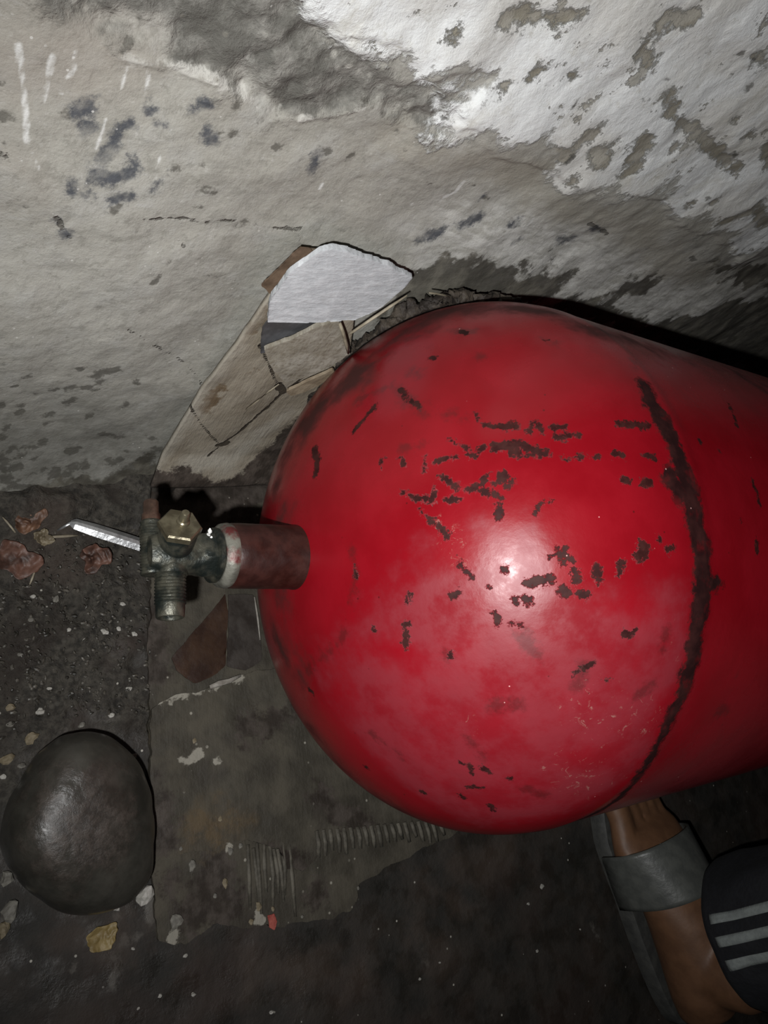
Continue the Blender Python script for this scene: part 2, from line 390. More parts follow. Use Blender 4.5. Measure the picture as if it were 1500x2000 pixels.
# ================================================================== SETTING: floor
m = Mat('wet_earth_floor')
soil = m.mask('soil', 0.03, 20, 0.02, 5)
n1 = m.noise(28, 7, 0.65); n2 = m.noise(190, 6, 0.7)
c0 = m.mix(m.ramp(n1, 0.36, 0.66), (0.017, 0.0155, 0.013), (0.033, 0.027, 0.022))
c0 = m.mix(m.ramp(m.noise(11, 4), 0.5, 0.66, 0, 0.6), c0, (0.036, 0.024, 0.019))
c1 = m.mix(m.ramp(n2, 0.35, 0.68), (0.015, 0.013, 0.010), (0.062, 0.055, 0.044))
c1 = m.mix(m.ramp(m.voro(170), 0.34, 0.16, 0, 0.55), c1, (0.075, 0.068, 0.056))
c1 = m.mix(m.ramp(m.noise(16, 4), 0.52, 0.64, 0, 0.7), c1, (0.022, 0.016, 0.012))
col = m.mix(soil, c0, c1)
sp = m.math('MULTIPLY', m.ramp(m.voro(95), 0.085, 0.06), m.ramp(m.noise(33, 2), 0.5, 0.58))
col = m.mix(m.math('MULTIPLY', sp, 0.9), col, (0.42, 0.4, 0.35))
smr = m.mask('smear', 0.004, 90, 0.002, 6, rough=0.7)
col = m.mix(m.math('MULTIPLY', smr, 0.7), col, (0.095, 0.086, 0.074))
br = m.mask('brown', 0.014, 40, 0.014, 6)
col = m.mix(m.math('MULTIPLY', br, 0.6), col, (0.055, 0.040, 0.031))
h = m.math('ADD', m.math('MULTIPLY', n1, 0.6), m.math('MULTIPLY', n2, m.mixf(soil, 0.25, 1.0)))
EARTH = m.done(col, m.mixf(m.ramp(m.noise(60, 4), 0.45, 0.62), 0.75, 0.42), 0, m.bump(h, 0.003, 0.9), 0.4)
FX = axis_coords(-1.2, -0.06, 0.80, 2.6, 0.0022, 30)
FY = np.concatenate([np.linspace(-1.8, -0.50, 30, endpoint=False), np.arange(-0.50, 0.16, 0.0022), np.linspace(0.16, 1.0, 20)])
gx, gy = np.meshgrid(FX, FY); fx, fy = gx.ravel(), gy.ravel()
Pf = np.stack([fx, fy, 0 * fx], 1)
s_soil = poly_sdf(np.stack([fx, fy], 1), FH([(-400, 900), (292, 900), (292, 1240), (290, 1420), (180, 1420), (60, 1480), (-20, 1600), (-400, 1700)])[:, :2])
sm = sstep(0.02, -0.02, s_soil)
wy = wall_smooth(fx, 0 * fx)
fz = -0.0045 + 0.0012 * fbm(Pf, 30, 4, 41) + sm * (0.0022 * fbm(Pf, 95, 4, 43) + 0.0012)
fz += 0.012 * sstep(0.045, 0.0, wy - fy) * (1 + 0.5 * fbm(Pf, 40, 3, 47)) * (fx < 0.19)
fz = np.where((fx > 0.17) & (fx < 1.5) & (np.abs(fy) < 0.09), -0.0050, fz)
floor = big_mesh('floor', np.stack([fx, fy, fz], 1), grid_faces(len(FY), len(FX)), EARTH)
floor['kind'] = 'structure'
attr(floor, 'soil', np.clip(s_soil, -0.2, 0.2))
fs_ = lambda l: stroke_sdf(Pf, strokes_on(FH, l), 0.06)
attr(floor, 'smear', fs_([([(229, 1785), (226, 1822)], 12), ([(247, 1838), (230, 1868)], 17), ([(232, 1892), (222, 1925)], 12), ([(300, 1755), (297, 1800)], 11), ([(268, 1832)], 13), ([(20, 1775), (8, 1800)], 15), ([(150, 1890)], 8), ([(230, 1400), (200, 1410)], 7), ([(1165, 1810), (1180, 1840)], 7), ([(830, 1850), (840, 1880)], 6)]))
attr(floor, 'brown', fs_([([(900, 1690), (960, 1680), (1000, 1665)], 70), ([(820, 1720), (900, 1760)], 40), ([(150, 1830), (250, 1830)], 60), ([(830, 1830), (870, 1880)], 50), ([(700, 1900), (500, 1900)], 40), ([(100, 1020), (60, 1100), (160, 1100)], 80)]))

# ================================================================== GAS CYLINDER
m = Mat('red_enamel')
n1 = m.noise(30, 5); nf = m.noise(420, 4)
col = m.mix(m.ramp(n1, 0.35, 0.7), (0.175, 0.0028, 0.0065), (0.205, 0.004, 0.009))
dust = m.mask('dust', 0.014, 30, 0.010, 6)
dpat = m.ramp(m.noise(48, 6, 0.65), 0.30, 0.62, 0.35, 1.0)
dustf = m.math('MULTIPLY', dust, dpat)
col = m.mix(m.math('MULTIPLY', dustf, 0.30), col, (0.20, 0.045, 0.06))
scr = m.mask('scratch', 0.004, 150, 0.003, 5)
scrl = m.math('MULTIPLY', scr, m.ramp(m.noise(170, 6, 0.8, 1.2), 0.58, 0.66))
col = m.mix(m.math('MULTIPLY', scrl, 0.55), col, (0.30, 0.17, 0.14))
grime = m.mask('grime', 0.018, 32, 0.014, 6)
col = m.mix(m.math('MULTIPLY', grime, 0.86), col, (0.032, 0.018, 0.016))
faint = m.mask('faint', 0.005, 110, 0.003, 7, rough=0.75)
col = m.mix(m.math('MULTIPLY', faint, 0.55), col, (0.055, 0.008, 0.008))
chip = m.mask('chip', 0.0024, 260, 0.0005, 7, rough=0.75)
ccol = m.mix(m.ramp(m.noise(190, 5), 0.35, 0.65), (0.012, 0.005, 0.0045), (0.028, 0.012, 0.010))
col = m.mix(m.math('MULTIPLY', chip, 0.93), col, ccol)
band = m.mask('band', 0.0042, 90, 0.0016, 8, rough=0.74)
bcol = m.mix(m.ramp(m.noise(120, 6), 0.35, 0.7), (0.009, 0.005, 0.005), (0.028, 0.011, 0.010))
col = m.mix(m.math('MULTIPLY', band, m.ramp(m.noise(90, 4), 0.25, 0.45, 0.6, 0.96)), col, bcol)
tiny = m.math('MULTIPLY', m.ramp(m.voro(120), 0.075, 0.05), m.ramp(m.noise(26, 3), 0.54, 0.6))
col = m.mix(m.math('MULTIPLY', tiny, 0.7), col, (0.05, 0.005, 0.005))
tl = m.math('MULTIPLY', m.ramp(m.voro(75), 0.035, 0.022), m.ramp(m.noise(19, 3), 0.5, 0.56))
col = m.mix(m.math('MULTIPLY', tl, 0.7), col, (0.7, 0.4, 0.38))
rgh = m.mixf(dust, m.ramp(n1, 0.3, 0.7, 0.22, 0.30), m.ramp(dpat, 0.35, 1.0, 0.30, 0.48))
rgh = m.mixf(m.math('MAXIMUM', chip, m.math('MAXIMUM', grime, band)), rgh, 0.6)
h = m.math('ADD', m.math('MULTIPLY', m.noise(55, 3), 0.5), m.math('MULTIPLY', nf, 0.05))
h = m.math('ADD', h, m.math('MULTIPLY', m.noise(120, 5, 0.65), 0.34))
h = m.math('SUBTRACT', h, m.math('MULTIPLY', m.math('MAXIMUM', chip, band), 0.3))
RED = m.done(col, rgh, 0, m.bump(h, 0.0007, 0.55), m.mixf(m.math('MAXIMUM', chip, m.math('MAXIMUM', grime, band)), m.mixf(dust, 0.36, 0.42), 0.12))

cyl = empty('gas_cylinder', (0.6, 0, 0))
set_props(cyl, 'scuffed red steel gas cylinder lying on its side against the plaster wall', 'gas cylinder')
def cyl_part(o): o.parent = cyl; o.matrix_parent_inverse = Matrix.Translation((-0.6, 0, 0)); return o
XEND = 1.38
u = np.linspace(0, 1, 230)
ph = u * pi / 2
# dome meridian, even in angle
dx = XC - AD * np.cos(ph) ** (2 / PD) * 0 - AD * (1 - (np.sin(ph)) ** PD) ** (1 / PD)
dr = R * np.sin(ph)
dx[0] = XC - AD
xs = np.concatenate([dx, np.arange(XC + 0.0012, 0.56, 0.0014), np.linspace(0.57, XEND - 0.12, 12), XEND - 0.12 + 0.12 * np.sin(np.linspace(0.1, 1, 14) * pi / 2)])
rs = np.concatenate([np.maximum(dr, 0.0006), np.full(len(xs) - 230 - 14, R), R * np.cos(np.linspace(0.1, 1, 14) * pi / 2 * 0.999)])
rs = rs + 0.0004 * np.exp(-((xs - 0.3185) / 0.005) ** 2)
t0 = np.arctan2(CAM[2] - R, CAM[1])          # direction of the camera seen along the axis
th = np.concatenate([np.linspace(-1.75, 1.75, 620, endpoint=False), np.linspace(1.75, 2 * pi - 1.75, 110, endpoint=False)]) + t0
X = np.repeat(xs, len(th)); Rr = np.repeat(rs, len(th)); T = np.tile(th, len(xs))
Pc = np.stack([X, Rr * np.cos(T), R + Rr * np.sin(T)], 1)
body = big_mesh('body', Pc, grid_faces(len(xs), len(th), wrap=True)[:, ::-1], RED)
cyl_part(body)
def z6(l): return [([(500 + x / 1.5, 560 + y / 1.5) for x, y in p], wv / 1.5) for p, wv in l]
def z7(l): return [([(500 + x / 1.5, 1060 + y / 1.5) for x, y in p], wv / 1.5) for p, wv in l]
chips = z6([([(172, 478), (178, 500), (182, 525), (176, 548)], 24), ([(288, 420), (320, 385), (350, 350)], 11), ([(370, 507), (368, 522)], 10), ([(425, 503), (436, 520)], 11),
    ([(425, 300), (440, 325), (480, 352)], 9), ([(510, 207), (522, 210)], 9), ([(640, 375), (660, 400), (700, 412)], 7), ([(722, 412), (768, 405)], 18),
    ([(802, 425), (815, 395), (838, 422)], 10), ([(872, 411), (905, 410)], 10), ([(882, 442), (945, 435)], 12), ([(700, 470), (760, 462), (820, 480)], 24), ([(745, 485), (800, 492), (862, 490)], 14),
    ([(668, 470), (640, 495), (622, 490)], 7), ([(1066, 403), (1110, 406), (1150, 410)], 17), ([(905, 506), (925, 503)], 9), ([(945, 500), (955, 500)], 10), ([(980, 500), (1000, 501)], 9), ([(1052, 494), (1075, 495)], 13),
    ([(1140, 495), (1165, 500)], 12), ([(570, 450), (610, 470), (640, 495)], 7), ([(525, 510), (560, 502), (592, 500)], 5), ([(430, 603), (480, 622), (520, 625)], 9), ([(520, 622), (522, 590)], 8),
    ([(546, 555), (575, 580), (600, 590), (640, 595), (690, 605), (715, 620)], 12), ([(713, 620), (712, 680)], 15), ([(555, 627), (592, 622)], 11), ([(640, 592), (682, 553)], 10),
    ([(705, 575), (722, 555)], 20), ([(735, 585), (752, 568)], 12), ([(485, 658), (520, 690)], 7), ([(530, 695), (562, 728)], 13), ([(820, 660), (840, 635), (862, 630)], 5), ([(1083, 566)], 20),
    ([(1150, 572), (1135, 575)], 20), ([(130, 760), (132, 790)], 12), ([(126, 800), (122, 850)], 6), ([(1180, 738)], 12), ([(1220, 765), (1210, 772)], 16), ([(1142, 770), (1120, 795)], 26), ([(1070, 815), (1065, 832)], 20),
    ([(1385, 345), (1410, 410)], 6), ([(1455, 570), (1475, 640)], 6), ([(1465, 740), (1468, 780)], 9), ([(1300, 455)], 12), ([(1355, 480)], 9), ([(1420, 690)], 6), ([(500, 490), (490, 545)], 4), ([(600, 130), (620, 140)], 8), ([(850, 160)], 9)])
chips += z7([([(1000, 75), (1000, 105)], 22), ([(935, 85), (940, 110)], 22), ([(945, 150), (970, 155)], 16), ([(795, 118), (830, 110), (868, 104)], 18), ([(895, 138), (912, 146)], 20),
    ([(760, 165), (765, 180)], 14), ([(790, 160), (800, 178)], 14), ([(590, 150), (575, 158)], 17), ([(598, 62), (615, 80), (632, 100)], 12), ([(730, 75)], 14), ([(700, 205), (712, 235)], 7), ([(880, 20), (900, 60)], 9), ([(860, 40), (905, 20)], 7),
    ([(441, 240), (438, 300)], 17), ([(345, 252)], 8), ([(290, 70), (295, 100)], 8), ([(452, 152), (440, 170)], 6), ([(935, 385), (990, 350)], 6), ([(1030, 403)], 11), ([(1082, 270), (1108, 262)], 13),
    ([(488, 730)], 18), ([(435, 735)], 6), ([(625, 650), (640, 682)], 7), ([(662, 660), (688, 674)], 9), ([(740, 690)], 8), ([(600, 645)], 6), ([(622, 717), (662, 715)], 5), ([(325, 660)], 12), ([(155, 430), (168, 440)], 8),
    ([(905, 30), (930, 55)], 8), ([(680, 125)], 8), ([(1130, 5), (1140, 20)], 24), ([(570, 320), (572, 335)], 8), ([(745, 235), (770, 240)], 6), ([(600, 740), (610, 748)], 6), ([(700, 785), (690, 770)], 5)])
faints = z6([([(400, 290), (440, 330), (490, 370)], 26), ([(560, 130), (640, 128)], 26), ([(450, 240), (480, 265)], 18), ([(300, 330), (370, 300)], 22), ([(440, 470), (485, 468)], 14), ([(560, 370), (620, 390)], 12),
    ([(840, 150), (880, 165)], 20), ([(1090, 210), (1130, 260)], 16), ([(650, 200), (656, 206)], 10), ([(500, 340), (560, 380)], 6)])
faints += z7([([(285, 20), (290, 100), (275, 180)], 14), ([(150, 370), (230, 310), (265, 260)], 14), ([(550, 320), (565, 350)], 22), ([(680, 480), (770, 470)], 26), ([(1120, 440), (1160, 410)], 22), ([(780, 270), (820, 330)], 30),
    ([(620, 570), (670, 630)], 8), ([(340, 560), (420, 620)], 10), ([(1200, 260), (1190, 320)], 8), ([(960, 350), (940, 420)], 14), ([(800, 720), (840, 740)], 30), ([(1350, 500), (1380, 490)], 20), ([(1410, 380)], 14)])
s_chip = stroke_sdf(Pc, strokes_on(CH, chips), 0.03)
s_faint = stroke_sdf(Pc, strokes_on(CH, faints), 0.03)
s_band = stroke_sdf(Pc, strokes_on(CH, [([(1258, 750), (1275, 790)], 20), ([(1275, 790), (1305, 845), (1325, 900)], 34), ([(1325, 900), (1345, 960), (1358, 1020)], 36),
    ([(1358, 1020), (1370, 1080), (1372, 1160)], 40), ([(1372, 1160), (1362, 1220), (1345, 1310)], 36), ([(1345, 1310), (1320, 1380)], 26), ([(1320, 1380), (1290, 1440), (1255, 1500)], 16),
    ([(1310, 930), (1330, 960)], 26), ([(1395, 1140)], 30), ([(1255, 1500), (1200, 1565), (1120, 1615)], 12)]), 0.04)
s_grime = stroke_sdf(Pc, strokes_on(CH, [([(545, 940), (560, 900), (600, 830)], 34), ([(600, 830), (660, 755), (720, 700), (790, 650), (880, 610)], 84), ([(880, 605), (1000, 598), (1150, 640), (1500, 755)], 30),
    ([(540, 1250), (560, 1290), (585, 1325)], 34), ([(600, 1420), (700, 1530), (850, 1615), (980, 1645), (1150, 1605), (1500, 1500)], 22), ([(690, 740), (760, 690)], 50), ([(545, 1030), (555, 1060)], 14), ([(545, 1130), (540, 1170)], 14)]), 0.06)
# dust film outlined in surface coordinates (arc, distance along axis)
def cuv(P):
    P = np.asarray(P); a = np.arctan2(P[:, 2] - R, P[:, 1]) - t0
    a = (a + pi) % (2 * pi) - pi
    return np.stack([a * R, P[:, 0]], 1)
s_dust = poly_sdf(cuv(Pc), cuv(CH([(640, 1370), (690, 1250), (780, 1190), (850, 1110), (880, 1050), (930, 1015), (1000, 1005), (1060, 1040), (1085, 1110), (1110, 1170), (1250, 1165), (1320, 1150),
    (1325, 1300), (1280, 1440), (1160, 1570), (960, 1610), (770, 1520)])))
s_scr = stroke_sdf(Pc, strokes_on(CH, [([(1150, 1380), (1200, 1420), (1240, 1400)], 120), ([(1100, 1500), (1180, 1530)], 100), ([(1300, 1230), (1310, 1290)], 30), ([(870, 1040), (900, 1080)], 60), ([(900, 1410), (920, 1425)], 40)]), 0.06)
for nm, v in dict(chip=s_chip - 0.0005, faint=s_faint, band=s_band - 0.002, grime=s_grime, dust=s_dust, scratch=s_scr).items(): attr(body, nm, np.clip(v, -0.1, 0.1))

# ---- neck and valve
m = Mat('brown_red_primer'); nn = m.noise(130, 6)
RUST = m.done(m.mix(m.ramp(nn, 0.35, 0.68), (0.018, 0.0052, 0.004), (0.034, 0.011, 0.0085)), m.ramp(m.noise(70), 0.35, 0.65, 0.3, 0.5), 0.0, m.bump(m.noise(220, 5), 0.0003), 0.3)
m = Mat('worn_steel_collar'); nn = m.noise(150, 6)
COLLAR = m.done(m.mix(m.ramp(m.noise(70, 5), 0.50, 0.62), m.mix(m.ramp(nn, 0.35, 0.65), (0.15, 0.146, 0.122), (0.07, 0.067, 0.055)), (0.085, 0.016, 0.015)), 0.5, 0.25, m.bump(nn, 0.0008))
m = Mat('green_tarnished_brass'); nn = m.noise(110, 6)
BRASS = m.done(m.mix(m.ramp(nn, 0.38, 0.66), (0.013, 0.017, 0.015), (0.075, 0.072, 0.054)), 0.42, 0.5, m.bump(m.noise(260, 5), 0.0007))
m = Mat('olive_brass_nut'); nn = m.noise(160, 6)
NUT = m.done(m.mix(m.ramp(nn, 0.35, 0.65), (0.075, 0.063, 0.04), (0.15, 0.132, 0.088)), 0.34, 0.65, m.bump(nn, 0.0005))
m = Mat('brown_varnished_brass'); nn = m.noise(160, 5)
STUB = m.done(m.mix(m.ramp(nn, 0.35, 0.65), (0.035, 0.020, 0.014), (0.085, 0.048, 0.034)), 0.3, 0.3, m.bump(nn, 0.0006))
DARK = simple('dark_bore', (0.012, 0.012, 0.010), (0.03, 0.028, 0.022), 200, 0.6)
PASTE = simple('white_sealing_tape', (0.55, 0.55, 0.52), (0.7, 0.7, 0.68), 300, 0.7, bump=0.001)

AX = (-1, 0, 0)
nk = lathe('neck', (0.200, 0, R), AX, [(-0.006, 0.0), (-0.006, 0.0175), (0.008, 0.0174), (0.010, 0.0170), (0.040, 0.0167), (0.044, 0.0165), (0.0455, 0.0158), (0.046, 0.0)], 48, RUST); cyl_part(nk)
ring = lathe('neck_ring', (0.155, 0, R), AX, [(0, 0), (0.0, 0.0161), (0.0015, 0.0166), (0.0045, 0.0160), (0.0065, 0.0142), (0.0068, 0.0)], 48, COLLAR); cyl_part(ring)
vb = empty('valve'); cyl_part(vb); vb.location = (0, 0, 0)
vb['label'] = 'tarnished brass cylinder valve with hex nut and threaded outlet'
def vp(o): o.parent = vb; return o
VC = Vector((0.1265, 0.001, R))
# body: loft along the axis from a hexagonal shoulder to a rounded block
V = []; Fc = []; nseg = 40
secs = [(0.1495, .0125, 2), (0.1480, .0138, 2), (0.1460, .0138, 2), (0.1450, .0120, 6), (0.1395, .0118, 6), (0.1375, .0096, 3), (0.134, .0098, 2.6), (0.124, .0098, 2.6), (0.117, .0092, 3), (0.1140, .0078, 3), (0.1132, .0050, 2)]
for x, r, p in secs:
    for k in range(nseg):
        t = 2 * pi * k / nseg
        if p == 6:
            a_ = (t + 0.25) % (pi / 3) - pi / 6; rr = r * cos(pi / 6) / cos(a_) * 1.04
        else: rr = r / (abs(cos(t)) ** p + abs(sin(t)) ** p) ** (1 / p)
        V.append((x, cos(t) * rr, R + sin(t) * rr))
for j in range(len(secs) - 1):
    for k in range(nseg):
        k2 = (k + 1) % nseg; Fc.append((j * nseg + k, (j + 1) * nseg + k, (j + 1) * nseg + k2, j * nseg + k2))
Fc.append(tuple(range(nseg))); Fc.append(tuple(reversed([(len(secs) - 1) * nseg + k for k in range(nseg)])))
o = vp(mesh_obj('valve_body', V, Fc, BRASS)); o.data.set_sharp_from_angle(angle=0.7)
DN = Vector((-0.12, 0.40, 0.90)).normalized()
vp(lathe('bonnet', VC + DN * 0.004, DN, [(0, 0), (0, 0.0088), (0.0115, 0.0088), (0.0135, 0.0080), (0.014, 0)], 36, BRASS))
vp(lathe('hex_nut', VC + DN * 0.0165, DN, [(0, 0), (0, 0.0094), (0.0008, 0.0102), (0.0038, 0.0102), (0.0046, 0.0094), (0.0046, 0)], 6, NUT, smooth=False, hint=(0.5, 0.7, 0.2)))
vp(lathe('stem', VC + DN * 0.0208 + Vector((0.0012, 0.001, 0)), DN, [(0, 0), (0, 0.0032), (0.0012, 0.0030), (0.0018, 0.0024), (0.0062, 0.0022), (0.0070, 0.0017), (0.0072, 0)], 20, NUT))
ON = Vector((-0.07, -0.992, 0.03)).normalized()
pr = [(0, 0), (0, 0.0082), (0.0085, 0.0080), (0.009, 0.0072)]
s = 0.0095
while s < 0.0235: pr += [(s, 0.0074), (s + 0.0006, 0.0068), (s + 0.0011, 0.0068)]; s += 0.0016
pr += [(0.0245, 0.0068), (0.0285, 0.0066), (0.0292, 0.0062), (0.0292, 0.0050), (0.0195, 0.0048), (0.0193, 0)]
vp(lathe('outlet', VC + ON * 0.003 + Vector((-0.001, 0, 0)), ON, pr, 36, BRASS))
vp(lathe('outlet_bore', VC + ON * 0.0235 + Vector((-0.001, 0, 0)), ON, [(0, 0), (0, 0.0047), (0.001, 0.0047), (0.001, 0)], 24, DARK))
SN = Vector((0.03, 0.97, -0.02)).normalized()
S0 = Vector((0.1165, -0.010, R - 0.001))
pr = [(0, 0), (0, 0.0052)]; s = 0.001
while s < 0.024: pr += [(s, 0.0056), (s + 0.0006, 0.0052), (s + 0.001, 0.0052)]; s += 0.0014
pr += [(0.0258, 0.0053), (0.0268, 0.0046), (0.027, 0)]
vp(lathe('gland', S0, SN, pr, 30, BRASS))
vp(lathe('spindle', S0 + SN * 0.0268, SN, [(0, 0), (0, 0.0046), (0.003, 0.0045), (0.004, 0.0038), (0.0095, 0.0037), (0.0105, 0.0030), (0.0108, 0)], 24, STUB))
Vs = []; 
bmx = bmesh.new()
for k in range(7):
    mat = Matrix.Translation((0.1440 + random.uniform(-.003, .001), 0.0080 + random.uniform(-.002, .002), R + 0.0085 + random.uniform(-.001, .002))) @ Matrix.Rotation(random.random() * 3, 4, 'X') @ Matrix.Diagonal((0.0009, 0.0016, 0.0006, 1))
    bmesh.ops.create_icosphere(bmx, subdivisions=1, radius=1, matrix=mat)
me = bpy.data.meshes.new('sealing_tape'); bmx.to_mesh(me); bmx.free(); me.materials.append(PASTE)
o = bpy.data.objects.new('sealing_tape', me); COL.objects.link(o); vp(o)

# ================================================================== CARDBOARD under the cylinder
m = Mat('wet_cardboard')
n1 = m.noise(38, 6); gr = m.noise(70, 5, 0.6, vec=m.scaled((6, 0.8, 1)))
col = m.mix(m.ramp(n1, 0.35, 0.68), (0.040, 0.035, 0.026), (0.072, 0.063, 0.047))
col = m.mix(m.ramp(gr, 0.5, 0.75, 0, 0.22), col, (0.085, 0.075, 0.058))
col = m.mix(m.ramp(m.noise(17, 6, 0.65), 0.5, 0.68, 0, 0.6), col, (0.030, 0.024, 0.019))
och = m.mask('ochre', 0.012, 40, 0.010, 6)
col = m.mix(m.math('MULTIPLY', och, m.ramp(m.noise(60, 6, 0.7), 0.4, 0.62, 0.1, 0.6)), col, (0.105, 0.070, 0.034))
mud = m.mask('mud', 0.012, 55, 0.004, 7, rough=0.7)
mc = m.mix(m.ramp(m.noise(90, 6), 0.38, 0.66), (0.022, 0.016, 0.012), (0.062, 0.050, 0.042))
col = m.mix(m.math('MULTIPLY', mud, 0.92), col, mc)
sp = m.math('MULTIPLY', m.ramp(m.voro(85), 0.10, 0.07), m.ramp(m.noise(40, 2), 0.5, 0.58))
pale = m.mask('pale', 0.004, 120, 0.001, 6)
col = m.mix(m.math('MAXIMUM', m.math('MULTIPLY', sp, 0.75), m.math('MULTIPLY', pale, 0.8)), col, (0.30, 0.28, 0.235))
CARD = m.done(col, m.ramp(n1, 0.35, 0.65, 0.6, 0.8), 0, m.bump(m.math('ADD', m.math('MULTIPLY', gr, 0.3), m.math('MULTIPLY', m.noise(150, 7, 0.65), 0.9)), 0.0011), 0.3)

def thick_mesh(name, P, Fq, off, mat):
    P = np.asarray(P); n = len(P)
    E_ = np.concatenate([Fq[:, [0, 1]], Fq[:, [1, 2]], Fq[:, [2, 3]], Fq[:, [3, 0]]])
    key = np.sort(E_, 1); key = key[:, 0] * n + key[:, 1]
    _, first, cnt = np.unique(key, return_index=True, return_counts=True)
    B = E_[first[cnt == 1]]
    sides = np.stack([B[:, 1], B[:, 0], B[:, 0] + n, B[:, 1] + n], 1)
    o = big_mesh(name, np.concatenate([P, P + np.asarray(off)]), np.concatenate([Fq, Fq[:, ::-1] + n, sides]), mat)
    o.data.set_sharp_from_angle(angle=0.9); return o
def snap(Q, sd, ny, nx, step):
    gy_, gx_ = np.gradient(sd.reshape(ny, nx), step)
    g2 = np.maximum(gx_ ** 2 + gy_ ** 2, 0.25).ravel(); k = np.where((sd > 0) & (sd < 3 * step), sd, 0) / g2
    return Q - np.stack([gx_.ravel() * k, gy_.ravel() * k], 1)
def sheet(name, poly_px, z, thick, mat, parent, step=0.002, rag=0.003, zfun=None, seed=3, attrs=None, hit=None):
    """ragged sheet lying on the floor, outline given as photo points on the floor"""
    poly = FH(poly_px, z)[:, :2]
    lo, hi = poly.min(0) - 0.004, poly.max(0) + 0.004
    xs_, ys_ = np.arange(lo[0], hi[0], step), np.arange(lo[1], hi[1], step)
    gx, gy = np.meshgrid(xs_, ys_); P = np.stack([gx.ravel(), gy.ravel(), 0 * gx.ravel()], 1)
    sd = poly_sdf(P[:, :2], poly) + rag * fbm(P, 70, 4, seed)
    zz = z + (zfun(P) if zfun else 0)
    cx_ = np.clip((XC - P[:, 0]) / AD, 0, 1); cr_ = R * (1 - cx_ ** PD) ** (1 / PD)
    zcl = np.where(np.abs(P[:, 1]) < cr_, R - np.sqrt(np.maximum(cr_ ** 2 - P[:, 1] ** 2, 0)) - 0.0006, 9)
    P[:, 2] = np.minimum(zz, zcl)
    Fq = grid_faces(len(ys_), len(xs_))
    P[:, :2] = snap(P[:, :2], sd, len(ys_), len(xs_), step)
    keep = (sd[Fq] < 0).any(1)
    Fq = Fq[keep]; used, inv = np.unique(Fq, return_inverse=True)
    Pu = P[used]; o = thick_mesh(name, Pu, inv.reshape(-1, 4), (0, 0, -thick), mat)
    for nm, fn in (attrs or {}).items(): attr(o, nm, np.tile(np.clip(fn(Pu), -0.2, 0.2), 2))
    return o
fst = lambda lst: (lambda P: stroke_sdf(P, [(p * (1, 1, 0), r) for p, r in strokes_on(FH, lst)], 0.06) if True else 0)
def flat(fn): return lambda P: fn(P * (1, 1, 0))
no = lambda P: np.full(len(P), 0.2)

cb = empty('cardboard_sheet', (0.25, -0.1, 0))
set_props(cb, 'damp brown corrugated cardboard spread under the red cylinder up to the wall foot', 'cardboard')
def cbp(o): o.parent = cb; o.matrix_parent_inverse = Matrix.Translation((-0.25, 0.1, 0)); return o
base = sheet('bottom_layer', [(291, 905), (290, 1100), (291, 1300), (296, 1500), (298, 1750), (312, 1832), (365, 1850), (420, 1800), (478, 1812), (560, 1806), (640, 1792), (692, 1782),
    (704, 1728), (780, 1682), (862, 1644), (960, 1600), (1060, 1500), (1060, 1100), (800, 930), (560, 900)], 0.0, 0.0035, CARD, None, rag=0.0022,
    zfun=lambda P: 0.0006 * fbm(P, 45, 3, 12) - 0.0004,
    attrs=dict(ochre=flat(fst([([(410, 1620), (430, 1640)], 70), ([(340, 1420), (400, 1450)], 60)])),
               mud=flat(fst([([(300, 930), (380, 960), (480, 930), (560, 900)], 150), ([(330, 1000), (460, 1000)], 120), ([(300, 1200), (310, 1320)], 50), ([(420, 1700), (440, 1760), (380, 1780)], 70), ([(330, 1720), (350, 1800)], 40), ([(620, 1760)], 50)])),
               pale=flat(fst([([(365, 1492), (380, 1475)], 12), ([(350, 1500)], 8), ([(345, 1810), (340, 1840)], 16), ([(505, 1780), (510, 1800)], 12), ([(420, 1487)], 6), ([(425, 1600), (450, 1665)], 5)]))))
cbp(base)
top = sheet('upper_layer', [(296, 1385), (340, 1362), (400, 1345), (470, 1318), (540, 1300), (700, 1400), (800, 1500), (900, 1590), (820, 1608), (700, 1620), (640, 1640), (600, 1700),
    (560, 1700), (545, 1660), (490, 1640), (440, 1640), (400, 1660), (298, 1680)], 0.0022, 0.0022, CARD, None, rag=0.0018,
    zfun=lambda P: 0.0006 * fbm(P, 40, 3, 18) + 0.0015 * sstep(0.0, 1.0, vnoise(P, 22, 4)),
    attrs=dict(ochre=flat(fst([([(400, 1610), (430, 1640)], 90)])), mud=flat(fst([([(298, 1560), (330, 1640)], 40), ([(420, 1690), (520, 1660)], 44), ([(620, 1560), (700, 1610)], 40), ([(560, 1690), (600, 1690)], 40), ([(480, 1420), (560, 1400)], 50)])),
               pale=flat(fst([([(300, 1372), (340, 1358), (395, 1345)], 7), ([(410, 1342), (425, 1336), (468, 1322)], 10), ([(358, 1495), (378, 1478), (388, 1470)], 12), ([(355, 1485)], 8), ([(415, 1487), (420, 1483)], 6), ([(365, 1500)], 14), ([(330, 1375)], 14)]))))
cbp(top)
FLUTE = simple('torn_flute_paper', (0.050, 0.044, 0.033), (0.105, 0.094, 0.073), 120, 0.75, bump=0.0008)
for k in range(19):            # exposed corrugation beside the dome
    t = k / 18; x0, y0 = 618 + t * 238, 1622 - t * 22; x1, y1 = 622 + t * 246, 1672 - t * 42
    if k > 14: y1 += 6
    p0, p1 = fl_pt(x0, y0, 0.003), fl_pt(x1, y1 + random.uniform(-6, 6), 0.0015)
    mid_ = (p0 + p1) / 2 + np.array([random.uniform(-.0006, .0006), 0, 0.0006])
    cbp(tube('flute', [p0, mid_, p1], [0.0016, 0.0018, 0.0013], 8, FLUTE, None, flat=0.8))
